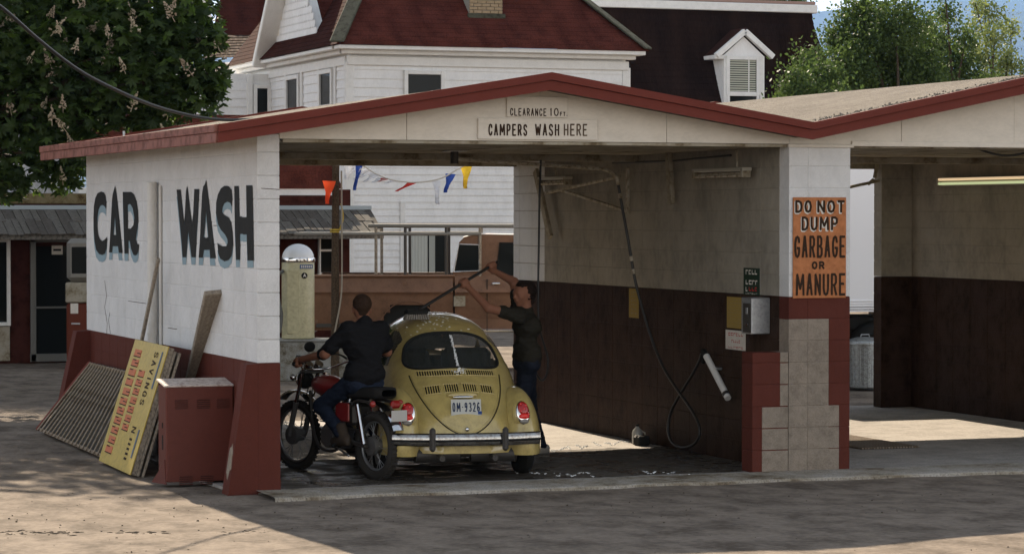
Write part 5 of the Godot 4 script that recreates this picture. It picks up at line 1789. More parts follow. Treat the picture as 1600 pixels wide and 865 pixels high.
	part(o, "nozzle_hook", Geo.new().box(Vector3(-.1, .68, .215), Vector3(.14, .03, .03), .006), M.steel)
	# galvanised can and white box truck beyond the second bay
	var tc := on(1352, 606, 1, 0.0)
	o = thing("galvanised_can", "ribbed galvanised steel dustbin behind the second bay", "dustbin", Vector3(tc.x, 0, tc.z))
	var prof := [Vector2(.001, 0), Vector2(.24, 0), Vector2(.25, .03), Vector2(.275, .60), Vector2(.285, .62)]
	part(o, "body", Geo.new().lathe(prof, 36), M.galvanised)
	for i in 30:
		var a := TAU * i / 30
		part(o, "rib", Geo.new().bar(Vector3(cos(a) * .25, .05, sin(a) * .25), Vector3(cos(a) * .272, .56, sin(a) * .272), .016, .014, Vector3(cos(a), 0, sin(a)), .003), M.galvanised)
	part(o, "lid", Geo.new().lathe([Vector2(.295, .61), Vector2(.295, .645), Vector2(.27, .66), Vector2(.12, .70), Vector2(.001, .71)], 36), M.galvanised)
	part(o, "lid_handle", Geo.new().tube([Vector3(-.07, .69, 0), Vector3(-.06, .74, 0), Vector3(.06, .74, 0), Vector3(.07, .69, 0)], .008, 6), M.steel)
	var bt := on(1346, 480, 2, -10.8)
	o = thing("white_box_truck", "tall white box truck parked behind the second bay", "truck", Vector3(8.85, 0, -10.8))
	var tw := mat("white_truck_panel", lin(.78, .78, .79), .45)
	part(o, "cargo_box", Geo.new().box(Vector3(2.7, 2.34, -1.1), Vector3(5.4, 2.48, 2.2), .03), tw)
	for i in 5:
		part(o, "skirt_slat", Geo.new().box(Vector3(2.7, 1.20 - i * .035, .004), Vector3(5.4, .024, .02), .004), tw)
	part(o, "chassis_rail", Geo.new().box(Vector3(2.7, .88, -.6), Vector3(5.4, .16, .8)), M.rubber)
	for q in [[bt.x - 8.85 + .32, -.15], [.9, -.15]]:
		var wh := part(o, "wheel", wheel_tyre(.46, .26), M.rubber, Transform3D(Basis(Vector3.UP, 0), Vector3(q[0], .46, q[1])))
		part(wh, "rim", Geo.new().cyl(Vector3(0, 0, .10), Vector3(0, 0, .125), .24, -1, 24), M.dark_steel)
	part(o, "inner_frame", Geo.new().box(Vector3(2.7, .6, -1.6), Vector3(5.4, .7, .3)), M.rubber)

func wheel_tyre(r: float, w: float) -> Geo:
	# axle along z
	var p := []
	for i in 13:
		var a := TAU * i / 12
		p.append(Vector2(r - w * .42 + cos(a) * w * .42, sin(a) * w * .5))
	return Geo.new().lathe(p, 36, Transform3D(Basis(Vector3.RIGHT, PI / 2), Vector3.ZERO))


# ---------- pickup ----------
func build_pickup() -> void:
	var t := 42.0
	var org := at(490, 432, t)
	var o := thing("brown_pickup", "brown long-bed pickup with pipe rack parked behind the bay", "pickup truck", Vector3(org.x, 0, org.z), -YAW)
	var u := func(px: float) -> float: return (px - 490.0) / FOCAL * t
	var paint := mat("brown_truck_paint", lin(.185, .10, .06), .42, {spec = .3, tex = M.T.mottle, scale = .6})
	var wide := 1.95
	# bed side in profile, with wheel arch, and the step line pressed into it
	var arc := []
	var c := Vector2(u.call(640.0), .50)
	for i in 13:
		var a := PI - PI * i / 12
		arc.append(c + Vector2(cos(a) * .50, sin(a) * .56))
	var bed := [Vector2(.0, .62), Vector2(.0, 1.44), Vector2(2.16, 1.44), Vector2(2.16, .62), Vector2(c.x + .5, .62)]
	arc.reverse()
	var outline := bed.duplicate()
	for q in arc: outline.append(q)
	outline.append(Vector2(c.x - .5, .62))
	# pressed panel: rolled rail, flat upper, step line, tucked-in lower edge
	var press := [[1.462, -.09], [1.465, -.06], [1.455, -.036], [1.43, -.02], [1.36, -.002], [1.28, .018], [1.225, .03], [1.205, .045], [1.19, .045], [1.172, .012], [1.12, .008], [1.0, -.01], [.88, -.035], [.76, -.065], [.66, -.10], [.60, -.13]]
	var open := func(p: Vector3) -> bool: return Vector2((p.x - c.x) / .5, (p.y - c.y) / .56).length() > 1.0
	for side in [[1.0, 0.0], [-1.0, -wide]]:
		for span in [["bed_side", 0.0, 2.16], ["cab_side", 2.185, 3.95]]:
			var gg := []
			var n := int((span[2] - span[1]) / .02)
			for i in n + 1:
				var row := []
				for q in press:
					row.append(Vector3(lerpf(span[1], span[2], float(i) / n), q[0], side[1] + q[1] * side[0]))
				gg.append(row)
			part(o, span[0], Geo.new().grid(gg, side[0] < 0, false, open), paint)
		for x in [0.0, 2.16]:
			var edge := []
			for q in press: edge.append(Vector3(x, q[0], side[1] + q[1] * side[0]))
			edge.append(Vector3(x, .6, side[1] - .2 * side[0])); edge.append(Vector3(x, 1.46, side[1] - .2 * side[0]))
			part(o, "bed_end", Geo.new().poly_sheet(edge, .01), paint)
	part(o, "bed_rail", Geo.new().box(Vector3(1.08, 1.445, -.03), Vector3(2.2, .05, .09), .02), paint)
	part(o, "bed_front", Geo.new().box(Vector3(2.13, 1.0, -wide / 2), Vector3(.05, .85, wide - .12)), paint)
	part(o, "tailgate", Geo.new().box(Vector3(.03, 1.05, -wide / 2), Vector3(.05, .72, wide - .12), .01), paint)
	part(o, "bed_floor", Geo.new().box(Vector3(1.08, .68, -wide / 2), Vector3(2.1, .06, wide - .12)), M.dark_steel)
	part(o, "arch_trim", Geo.new().tube(arch_points(c, .505, .565), .009, 6), paint)
	var rw := part(o, "wheel", wheel_tyre(.40, .24), M.rubber, Transform3D(Basis(), Vector3(c.x, .40, -.2)))
	part(rw, "rim", Geo.new().cyl(Vector3(0, 0, .06), Vector3(0, 0, .12), .21, .19, 24), M.steel)
	var fw := part(o, "wheel", wheel_tyre(.40, .24), M.rubber, Transform3D(Basis(), Vector3(c.x + 3.35, .40, -.2)))
	part(fw, "rim", Geo.new().cyl(Vector3(0, 0, .06), Vector3(0, 0, .12), .21, .19, 24), M.steel)
	part(o, "inner_arch", Geo.new().box(Vector3(c.x, .75, -.42), Vector3(1.3, .85, .7)), M.rubber)
	part(o, "rear_bumper", Geo.new().box(Vector3(-.14, .62, -wide / 2), Vector3(.2, .17, wide - .1), .02), M.steel)
	for z in [-.09, -wide + .09]:
		part(o, "tail_lamp", Geo.new().box(Vector3(-.012, 1.12, z), Vector3(.05, .26, .11), .012), mat("tail_lens", lin(.30, .03, .02), .2))
	part(o, "tie_hook", Geo.new().box(Vector3(-.03, 1.38, -.1), Vector3(.06, .03, .2), .01), M.steel)
	# cab in profile with side windows let into it
	var cab := [Vector2(2.20, .60), Vector2(2.20, 1.42), Vector2(2.15, 1.50), Vector2(2.25, 1.97), Vector2(2.33, 2.05), Vector2(2.55, 2.09), Vector2(3.55, 2.07), Vector2(3.72, 1.98), Vector2(4.10, 1.42), Vector2(5.45, 1.30), Vector2(5.55, .62)]
	part(o, "cab", Geo.new().prism(cab, -wide + .06, -.06), paint)
	part(o, "cab_roof", Geo.new().prism([Vector2(2.30, 2.045), Vector2(2.5, 2.10), Vector2(3.55, 2.085), Vector2(3.6, 2.06), Vector2(2.5, 2.07)], -wide + .1, -.1), mat("sunlit_roof_paint", lin(.62, .58, .55), .35))  # pale strip, sunlight on the cab roof put into its colour
	var g0: float = u.call(707.0)
	var g1: float = u.call(749.0)
	part(o, "quarter_window", Geo.new().prism([Vector2(g0 + .02, 1.52), Vector2(g1, 1.54), Vector2(g1 - .01, 1.92), Vector2(g0 + .11, 1.93)], -.059, -.045), M.dark_glass)
	part(o, "window_trim", Geo.new().tube([Vector3(g0 + .02, 1.51, -.044), Vector3(g1, 1.53, -.044), Vector3(g1 - .01, 1.93, -.044), Vector3(g0 + .10, 1.94, -.044), Vector3(g0 + .02, 1.51, -.044)], .012, 6), M.chrome)
	var g2: float = u.call(776.0)
	part(o, "door_window", Geo.new().prism([Vector2(g2, 1.47), Vector2(g2 + .85, 1.47), Vector2(g2 + .55, 1.95), Vector2(g2 + .06, 1.95)], -.059, -.045), M.dark_glass)
	part(o, "window_trim", Geo.new().tube([Vector3(g2, 1.46, -.044), Vector3(g2 + .85, 1.46, -.044), Vector3(g2 + .55, 1.96, -.044), Vector3(g2 + .05, 1.96, -.044), Vector3(g2, 1.46, -.044)], .012, 6), M.rubber)
	for q in [u.call(761.0), u.call(761.0) + 1.25]:
		part(o, "door_seam", Geo.new().box(Vector3(q, 1.0, .012), Vector3(.012, .80, .03)), M.rubber)
	part(o, "door_handle", Geo.new().box(Vector3(u.call(775.0), 1.33, .03), Vector3(.13, .035, .04), .01), M.chrome)
	part(o, "door_mirror", Geo.new().box(Vector3(4.0, 1.55, .1), Vector3(.04, .22, .16), .01), M.chrome)
	part(o, "fuel_flap", Geo.new().cyl(Vector3(u.call(632.0), 1.34, .008), Vector3(u.call(632.0), 1.34, .02), .045, -1, 16), paint)
	part(o, "mud_flap", Geo.new().box(Vector3(c.x - .62, .62, -.12), Vector3(.30, .5, .02), .004), M.steel)
	part(o, "sill_plate", Geo.new().box(Vector3(3.0, .60, -.03), Vector3(1.9, .05, .1), .01), M.chrome)
	part(o, "white_patch", Geo.new().box(Vector3(u.call(718.0), 1.06, .016), Vector3(.18, .16, .006)), M.cream_board)
	# pipe rack over the bed
	for q in [587.0, 633.0, 697.0, 750.0]:
		for z in [-.05, -wide + .05]:
			part(o, "rack_post", Geo.new().cyl(Vector3(u.call(q), 1.42, z), Vector3(u.call(q), 2.20, z), .024, -1, 8), M.dark_steel if q in [633.0, 697.0] else M.old_wood)
		part(o, "rack_bow", Geo.new().cyl(Vector3(u.call(q), 2.20, -.05), Vector3(u.call(q), 2.20, -wide + .05), .022, -1, 8), M.dark_steel)
	for z in [-.05, -wide + .05]:
		part(o, "rack_rail", Geo.new().cyl(Vector3(u.call(575.0), 2.225, z), Vector3(u.call(860.0), 2.215, z), .03, -1, 8), mat("rack_grey", lin(.16, .15, .13), .6))
		part(o, "rack_rail", Geo.new().cyl(Vector3(-.3, 2.10, z), Vector3(u.call(752.0), 2.10, z), .028, -1, 8), mat("rack_grey_low", lin(.20, .19, .17), .6))

func arch_points(c: Vector2, rx: float, ry: float) -> Array:
	var out := []
	for i in 17:
		var a := PI - PI * i / 16
		out.append(Vector3(c.x + cos(a) * rx, c.y + sin(a) * ry, .006))
	return out


# ---------- the yellow car ----------
const CAR_TOP := [[.06, .40], [.10, .50], [.16, .595], [.25, .69], [.38, .80], [.55, .905], [.75, 1.01], [.95, 1.125], [1.15, 1.245], [1.35, 1.345], [1.6, 1.425], [1.9, 1.465], [2.2, 1.46], [2.45, 1.41], [2.6, 1.34], [2.75, 1.21], [2.92, 1.05], [3.1, .98], [3.35, .92], [3.6, .82], [3.8, .66], [3.92, .48], [3.96, .36]]
const CAR_HALF := [[.06, .22], [.10, .31], [.16, .40], [.25, .475], [.4, .555], [.6, .62], [.9, .672], [1.3, .70], [2.4, .70], [2.8, .66], [3.1, .56], [3.4, .46], [3.7, .34], [3.92, .18], [3.96, .10]]
const CAR_BASE := 0.27

func table(t: Array, s: float) -> float:
	var n := t.size()
	if s <= t[0][0]: return t[0][1]
	for i in n - 1:
		if s <= t[i + 1][0]:
			var p := maxi(i - 1, 0)
			var q := mini(i + 2, n - 1)
			var h: float = t[i + 1][0] - t[i][0]
			var m0: float = (t[i + 1][1] - t[p][1]) / (t[i + 1][0] - t[p][0]) * h
			var m1: float = (t[q][1] - t[i][1]) / (t[q][0] - t[i][0]) * h
			var u: float = (s - t[i][0]) / h
			var u2 := u * u
			var u3 := u2 * u
			return (2 * u3 - 3 * u2 + 1) * t[i][1] + (u3 - 2 * u2 + u) * m0 + (3 * u2 - 2 * u3) * t[i + 1][1] + (u3 - u2) * m1
	return t[-1][1]

func car_n(s: float) -> float:
	return 2.15 + .45 * smoothstep(.1, 1.2, s)

# point on the tail of the shell that is seen at (x, y) from straight behind
func tail(x: float, y: float, out := 0.0) -> Vector3:
	var lo := .06
	var hi := 1.95
	for i in 26:
		var s := (lo + hi) / 2
		var n := car_n(s)
		var v := pow(absf(x) / table(CAR_HALF, s), n) + pow(maxf(0, y - CAR_BASE) / (table(CAR_TOP, s) - CAR_BASE), n)
		if v > 1.0: lo = s
		else: hi = s
	return Vector3(x, y, -lo + out)

func tail_patch(x0: float, x1: float, y0: float, y1: float, out: float, nx := 8, ny := 4, skew := 0.0) -> Geo:
	var g := []
	for i in nx + 1:
		var row := []
		for j in ny + 1:
			var y := lerpf(y0, y1, float(j) / ny)
			var x := lerpf(x0, x1, float(i) / nx)
			row.append(tail(x, y - skew * x * x, out))
		g.append(row)
	return Geo.new().grid(g, false)

func tail_loop(p: Array, r: float, out := 0.0) -> Geo:
	var pts := []
	for q in p: pts.append(tail(q.x, q.y, out))
	return Geo.new().tube(pts, r, 6, false)

func build_beetle() -> void:
	var where := on(732, 684, 1, .40)
	var o := thing("yellow_car", "round-backed pale yellow two-door car parked in first bay", "car", Vector3(where.x, -.015, where.z), deg_to_rad(-10.0))
	var paint := mat("pale_yellow_car_paint", lin(.475, .365, .125), .32, {tex = M.T.mottle, scale = 1.1, world = false, coat = 1.0, coat_rough = .06})
	var wing_paint := paint
	# window outlines
	var rear := []
	for i in 41:
		var a := TAU * i / 40
		var cx := signf(cos(a)) * pow(absf(cos(a)), .62)
		var sy := signf(sin(a)) * pow(absf(sin(a)), .66)
		rear.append(Vector2(cx * (.432 - .05 * sy), 1.125 + sy * .150 - .05 * cx * cx * (1.0 - .4 * sy) + .03))
	var rear_poly := PackedVector2Array(rear)
	# cooling louvres: real openings with pressed ribs across them
	var slots := [[-.37, .045, .94, .985, .12], [.075, .37, .94, .985, .12], [-.33, -.178, .805, .872, .3], [-.158, -.01, .805, .872, .3], [.01, .158, .805, .872, .3], [.178, .31, .805, .872, .3]]
	var hole := func(p: Vector3) -> bool:
		var s := -p.z
		if s < 1.7 and absf(p.x) < .5 and p.y > .9 and Geometry2D.is_point_in_polygon(Vector2(p.x, p.y), rear_poly):
			return true
		if s < .9 and p.y > .78:
			for q in slots:
				var yy: float = p.y + q[4] * p.x * p.x
				if p.x > q[0] and p.x < q[1] and yy > q[2] and yy < q[3]: return true
		if s > 2.52 and s < 2.93 and absf(p.x) < .50 and p.y > 1.06 and p.y < 1.345:
			return true
		if absf(p.x) > .40 and p.y > 1.0 and p.y < 1.315 - .12 * absf(s - 1.9) * absf(s - 1.9):
			return (s > 1.22 + (p.y - 1.0) * .5 and s < 1.70) or (s > 1.78 and s < 2.62 - (p.y - 1.0) * .8)
		return false
	var solid := func(p: Vector3) -> bool: return not hole.call(p)
	var g := []
	for i in 281:
		var s := .06 + 1.24 * pow(i / 150.0, 1.3) if i < 150 else lerpf(1.30, 3.96, (i - 150) / 130.0)
		var top := table(CAR_TOP, s)
		var half := table(CAR_HALF, s)
		var n := car_n(s)
		var row := []
		for j in 161:
			var a := PI * j / 160
			row.append(Vector3(signf(cos(a)) * half * pow(absf(cos(a)), 2.0 / n), CAR_BASE + (top - CAR_BASE) * pow(sin(a), 2.0 / n) if j > 0 and j < 160 else CAR_BASE, -s))
		g.append(row)
	var shell := Geo.new().grid(g, true, false, solid)
	var cap := []
	for q in g[0]: cap.append(q)
	shell.poly(cap, Vector3.BACK)
	part(o, "body_shell", shell, paint)
	var inset := []
	for row in g:
		var r2 := []
		for q in row: r2.append(Vector3(q.x * .994, q.y - .004, q.z))
		inset.append(r2)
	var pane := mat("car_glass", lin(.05, .06, .058), .03, {alpha = .35})
	part(o, "side_glass", Geo.new().grid(inset, true, false, func(p: Vector3) -> bool: return -p.z > 1.2 and absf(p.x) > .36 and hole.call(p)), pane)
	part(o, "windscreen", Geo.new().grid(inset, true, false, func(p: Vector3) -> bool: return -p.z > 2.4 and absf(p.x) < .52 and hole.call(p)), pane)
	# rear window glass, seal, streak of suds
	var fan := []
	for i in 40:
		var row := []
		for j in 9:
			var q := Vector2(0, 1.14).lerp(rear[i], j / 8.0)
			row.append(tail(q.x, q.y, -.006))
		fan.append(row)
	part(o, "rear_window", Geo.new().grid(fan, false, true), pane)
	part(o, "window_seal", tail_loop(rear, .014, .002), M.rubber)
	var suds := Geo.new()
	var rs := RandomNumberGenerator.new()
	rs.seed = 77
	for i in 170:
		var q := Vector2(.03 + rs.randfn(0, .005), lerpf(.98, 1.28, pow(rs.randf(), 1.5)))
		suds.ball(tail(q.x, q.y, .004), Vector3(.8, 1.6, .35) * rs.randf_range(.003, .006), 5, 3)
	for i in 60:
		var q := Vector2(.03 + rs.randfn(0, .03), .975 + rs.randfn(0, .018))
		suds.ball(tail(q.x, q.y, .004), Vector3(1, 1, .5) * rs.randf_range(.003, .007), 5, 3)
	for i in 90:
		var s := rs.randf_range(1.3, 2.2)
		var x := -.1 + rs.randfn(0, .13)
		var n := car_n(s)
		var y := CAR_BASE + (table(CAR_TOP, s) - CAR_BASE) * pow(1.0 - pow(absf(x) / table(CAR_HALF, s), n), 1.0 / n)
		suds.ball(Vector3(x, y + .002, -s), Vector3(1.6, .5, 1.6) * rs.randf_range(.004, .010), 6, 3)
	part(o, "soap_suds", suds, M.foam).set_meta("kind", "stuff")
	for k in slots.size():
		var q: Array = slots[k]
		var rim := []
		for p in [[0, 2], [1, 2], [1, 3], [0, 3], [0, 2]]:
			if rim:
				var z: Vector2 = rim[-1]
				for t in 6: rim.append(z.lerp(Vector2(q[p[0]], q[p[1]]), (t + 1) / 6.0))
			else: rim.append(Vector2(q[p[0]], q[p[1]]))
		for t in rim.size(): rim[t].y -= q[4] * rim[t].x * rim[t].x
		var v := part(o, "louvre", tail_loop(rim, .0055, .0), paint)
		var n := int((q[1] - q[0]) / .021)
		for i in n:
			var x := lerpf(q[0], q[1], (i + .5) / n)
			part(v, "louvre_rib", tail_patch(x - .0045, x + .0045, q[2] - .003, q[3] + .003, .002, 1, 2, q[4]), paint)
	var dark := mat("seam_gap_rubber", lin(.03, .025, .015), .6)
	# engine lid seam, handle, plate
	var seam := []
	for i in 33:
		var a := PI * i / 32 + PI
		seam.append(Vector2(cos(a) * (.42 - .06 * absf(sin(a))), .93 + sin(a) * .47 - .03 * (1.0 - absf(cos(a)))))
	part(o, "lid_seam", tail_loop(seam, .006, .001), dark)
	var bead := []
	for q in seam: bead.append(Vector2(q.x * .955, .93 + (q.y - .93) * .965))
	part(o, "lid_edge", tail_loop(bead, .008, -.001), paint)
	part(o, "lid_handle", Geo.new().ball(tail(0, .485, .015), Vector3(.018, .022, .018), 10, 6), M.chrome)
	part(o, "plate_lamp_hood", Geo.new().ball(tail(.0, .775, .0), Vector3(.145, .038, .055), 20, 8), paint)
	part(o, "plate_lamp", Geo.new().ball(tail(.0, .762, .028), Vector3(.10, .018, .03), 16, 6), M.chrome)
	var pp := tail(.01, .675, .042)
	var pl := part(o, "licence_plate", Geo.new().box(Vector3.ZERO, Vector3(.275, .148, .006), .003), mat("licence_plate_white", lin(.42, .42, .38), .5), Transform3D(Basis(Vector3.RIGHT, -.18), pp))
	var tg := Geo.new()
	letters(tg, "OM-9326", Vector3(-.125, .045, .005), Vector3.RIGHT, Vector3.DOWN, .25, .085, .0095, .42)
	part(pl, "plate_number", tg, mat("plate_ink", lin(.02, .03, .06), .5))
	part(pl, "plate_sticker", Geo.new().box(Vector3(.125, -.05, .004), Vector3(.035, .028, .003)), mat("sticker_blue", lin(.03, .06, .18), .5))
	# wings
	for s in [-1, 1]:
		for q in [[.70, .545, .215, .50, .62, .33], [3.24, .54, .235, .46, .62, .30]]:
			var mid := Vector3(s * q[1], q[5], -q[0])
			var wz: float = -.86 if q[0] < 1 else -3.26
			var gg := []
			for i in 49:
				var row := []
				for j in 25:
					var a := TAU * i / 48
					var b := -.42 + (PI / 2 + .42) * j / 24
					row.append(mid + Vector3(signf(cos(a)) * pow(absf(cos(a)), .9) * cos(b) * q[2], sin(b) * q[3], sin(a) * cos(b) * q[4]))
				gg.append(row)
			part(o, "rear_wing" if q[0] < 1 else "front_wing", Geo.new().grid(gg, true, false, func(p: Vector3) -> bool: return p.y > .25 and (absf(p.x) < .58 or Vector2(p.z - wz, p.y - .31).length() > .37)), wing_paint)
			# wheel
			var wh := part(o, "wheel", wheel_tyre(.315, .165), M.rubber, Transform3D(Basis(Vector3.UP, PI / 2), Vector3(s * .645, .315, wz)))
			part(wh, "rim", Geo.new().cyl(Vector3(0, 0, -.07), Vector3(0, 0, .07), .2, -1, 24), M.steel)
			part(wh, "hub_cap", Geo.new().ball(Vector3(0, 0, .06 * s), Vector3(.12, .12, .035), 20, 8), M.chrome)
		# tail lamps set into the wings
		var lp := Vector3(s * .525, .63, -.155)
		var tilt := Basis(Vector3.UP, s * .28) * Basis(Vector3.RIGHT, -.30)
		var base := part(o, "tail_lamp", Geo.new().ball(Vector3.ZERO, Vector3(.068, .112, .032), 24, 10), M.chrome, Transform3D(tilt, lp + Vector3(0, -.01, -.012)))
		part(base, "lamp_housing", Geo.new().ball(Vector3(0, 0, -.05), Vector3(.08, .125, .07), 24, 10), paint)
		var lens := mat("red_lens", lin(.30, .008, .007), .12)
		part(base, "red_lens", Geo.new().ball(Vector3(0, .03, .012), Vector3(.055, .072, .032), 20, 10), lens)
		part(base, "brake_lens", Geo.new().ball(Vector3(0, -.035, .014), Vector3(.055, .03, .030), 20, 10), mat("bright_red_lens", lin(.62, .018, .012), .15))
		part(base, "reversing_lens", Geo.new().ball(Vector3(0, -.08, .008), Vector3(.045, .025, .025), 16, 8), mat("dull_lens", lin(.16, .15, .13), .25))
		for i in 5:
			part(base, "lens_glint", Geo.new().ball(Vector3([-.03, .02, .0, -.035, .035][i], [.075, .06, .03, .01, -.02][i], .040), Vector3(.013, .013, .008), 8, 6), mat("lens_glint_red", lin(.5, .02, .015), .1))  # brighter red bumps, glints of light painted onto the lens
		part(o, "running_board", Geo.new().box(Vector3(s * .72, .26, -2.0), Vector3(.16, .035, 1.6), .012), M.rubber)
		part(o, "tailpipe", Geo.new().cyl(Vector3(s * .24, .245, -.2), Vector3(s * .24, .235, .03), .026, -1, 14), M.dark_steel)
		part(o, "silencer", Geo.new().cyl(Vector3(s * .05, .25, -.22), Vector3(s * .45, .25, -.22), .07, -1, 14), M.dark_steel)
	# bumper with overriders
	var bp := []
	var wd := []
	for i in 21:
		var x := lerpf(-.675, .675, i / 20.0)
		bp.append(Vector3(x, .40, -.13 * pow(absf(x) / .675, 3.0) + .0))
	var bar := Geo.new()
	var gg2 := []
	for q in bp:
		var row := []
		for k in 9:
			var a := lerpf(-PI / 2, PI / 2, k / 8.0)
			row.append(q + Vector3(0, sin(a) * .058, cos(a) * .036 - .01))
		gg2.append(row)
	part(o, "bumper", bar.grid(gg2, false), mat("dull_chrome", lin(.42, .41, .39), .22, {metal = 1.0, tex = M.T.fade, scale = 3.0, world = false}))
	var strip := []
	for q in bp: strip.append(q + Vector3(0, -.008, .026))
	part(o, "bumper_strip", Geo.new().tube(strip, .011, 6), M.rubber)
	for s in [-1, 1]:
		part(o, "overrider", Geo.new().box(Vector3(s * .33, .405, .032), Vector3(.055, .215, .05), .02), M.dark_steel)
		part(o, "bumper_bracket", Geo.new().box(Vector3(s * .30, .39, -.12), Vector3(.06, .05, .2)), M.dark_steel)
	part(o, "engine_tin", Geo.new().box(Vector3(0, .30, -.30), Vector3(.7, .14, .3), .03), M.dark_steel)
	part(o, "floor_pan", Geo.new().box(Vector3(0, .25, -2.0), Vector3(1.2, .06, 3.2), .02), M.dark_steel)
	# inside: seats, wheel, dash
	for s in [-1, 1]:
		part(o, "front_seat", Geo.new().box(Vector3(s * .3, .82, -1.95), Vector3(.48, .62, .14), .05), M.rubber, Transform3D(Basis(Vector3.RIGHT, 0), Vector3.ZERO))
	part(o, "rear_seat", Geo.new().box(Vector3(0, .74, -1.18), Vector3(1.08, .5, .16), .05), M.rubber)
	part(o, "dashboard", Geo.new().box(Vector3(0, .92, -2.72), Vector3(1.1, .2, .12), .04), M.rubber)
	part(o, "steering_wheel", Geo.new().tube(ring(Vector3(-.3, .98, -2.5), .19, Vector3(0, .5, .8)), .012, 6), M.rubber)

func ring(c: Vector3, r: float, axis: Vector3) -> Array:
	var x := axis.normalized().cross(Vector3.RIGHT).normalized()
	var y := axis.normalized().cross(x).normalized()
	var out := []
	for i in 25:
		out.append(c + x * cos(TAU * i / 24) * r + y * sin(TAU * i / 24) * r)
	return out


# ---------- the motorcycle: local -z is forward, origin under the rear axle ----------
var bike_xf: Transform3D

func build_motorcycle() -> void:
	var c := on(589, 750, 1, 0.0)
	var h := Vector3(-.292, 0, -.956)
	var o := thing("motorcycle", "seventies trail motorcycle with red tank beside the yellow car", "motorcycle", Vector3(c.x, .0, c.z - .02), atan2(-h.x, -h.z))
	bike_xf = o.transform
	bike_xf.origin = o.position
	var red := mat("red_tank_paint", lin(.19, .014, .012), .28, {coat = .6})
	var iron := mat("engine_alloy", lin(.16, .155, .15), .45, {metal = .6})
	var tyre := mat("dusty_tyre", lin(.034, .031, .028), .8)
	for k in 2:
		var z := 0.0 if k == 0 else -1.32
		var r := .31 if k == 0 else .325
		var turn := Basis(Vector3.UP, PI / 2) if k == 0 else Basis(Vector3.UP, PI / 2 + .10)
		var w := part(o, "wheel", Geo.new(), tyre, Transform3D(turn, Vector3(0, r, z)))
		var tw := .105 if k == 0 else .085
		var tg := wheel_tyre(r, tw)
		for i in 44:
			for s in [-1, 1]:
				var a := TAU * (i + (.5 if s > 0 else 0.0)) / 44
				tg.xf = Transform3D(Basis(Vector3.BACK, a), Vector3.ZERO)
				tg.box(Vector3(r - .004, 0, s * tw * .22), Vector3(.014, .026, tw * .34), .002)
		tg.xf = Transform3D()
		w.mesh = tg.mesh()
		part(w, "rim", wheel_tyre(r - tw * .72, .032), M.steel)
		part(w, "hub", Geo.new().cyl(Vector3(0, 0, -.06), Vector3(0, 0, .06), .062, -1, 20), iron)
		part(w, "brake_drum", Geo.new().cyl(Vector3(0, 0, -.072), Vector3(0, 0, -.03), .085, -1, 20), iron)
		for i in 28:
			var a := TAU * i / 28
			var b := a + (.45 if i % 2 else -.45)
			var sz := .035 if (i / 2) % 2 else -.035
			part(w, "spoke", Geo.new().cyl(Vector3(cos(a) * .06, sin(a) * .06, sz), Vector3(cos(b) * (r - tw * .78), sin(b) * (r - tw * .78), 0), .0025, -1, 4, false), M.steel)
	# fork, bars, lamp
	for s in [-1, 1]:
		part(o, "fork_leg", Geo.new().cyl(Vector3(s * .085, .325, -1.32), Vector3(s * .085, .64, -1.20), .026, -1, 12), iron)
		part(o, "fork_tube", Geo.new().cyl(Vector3(s * .085, .64, -1.20), Vector3(s * .085, .96, -1.07), .018, -1, 12), M.chrome)
		part(o, "bar_grip", Geo.new().cyl(Vector3(s * .29, 1.035, -.78), Vector3(s * .41, 1.03, -.74), .019, -1, 12), M.rubber)
		part(o, "lever", Geo.new().cyl(Vector3(s * .26, 1.03, -.82), Vector3(s * .38, 1.01, -.81), .006, -1, 6), M.steel)
		part(o, "mirror_stalk", Geo.new().cyl(Vector3(s * .22, 1.04, -.80), Vector3(s * .22, 1.16, -.76), .006, -1, 6), M.steel)
		part(o, "mirror", Geo.new().ball(Vector3(s * .22, 1.18, -.76), Vector3(.062, .048, .015), 16, 8), M.rubber)
		part(o, "turn_signal", Geo.new().ball(Vector3(s * .17, .88, -1.12), Vector3(.03, .03, .03), 12, 8), M.chrome)
		part(o, "rear_signal", Geo.new().ball(Vector3(s * .15, .70, .16), Vector3(.03, .03, .028), 12, 8), mat("signal_lens", lin(.25, .02, .015), .2))
		part(o, "shock", Geo.new().cyl(Vector3(s * .135, .33, .0), Vector3(s * .125, .68, -.12), .022, -1, 12), M.chrome)
		part(o, "swing_arm", Geo.new().bar(Vector3(s * .12, .31, .02), Vector3(s * .11, .36, -.50), .03, .045, Vector3.RIGHT, .006), M.dark_steel)
		part(o, "foot_peg", Geo.new().cyl(Vector3(s * .1, .30, -.36), Vector3(s * .24, .30, -.36), .013, -1, 8), M.rubber)
		part(o, "side_cover", Geo.new().box(Vector3(s * .125, .60, -.36), Vector3(.02, .17, .22), .01), red)
		part(o, "frame_tube", Geo.new().tube(smooth([Vector3(s * .06, .76, -1.0), Vector3(s * .10, .40, -.88), Vector3(s * .11, .24, -.72), Vector3(s * .11, .26, -.45), Vector3(s * .11, .45, -.38), Vector3(s * .11, .70, -.20), Vector3(s * .11, .70, .10)], 4), .014, 8), M.dark_steel)
	part(o, "handlebar", Geo.new().tube(smooth([Vector3(-.40, 1.03, -.745), Vector3(-.27, 1.04, -.79), Vector3(-.14, .97, -.95), Vector3(0, .955, -.99), Vector3(.14, .97, -.95), Vector3(.27, 1.04, -.79), Vector3(.40, 1.03, -.745)], 4), .011, 8), M.chrome)
	part(o, "fork_yoke", Geo.new().box(Vector3(0, .93, -1.06), Vector3(.23, .03, .09), .01), M.dark_steel)
	part(o, "headlamp", Geo.new().ball(Vector3(0, .85, -1.17), Vector3(.085, .085, .075), 18, 10), M.rubber)
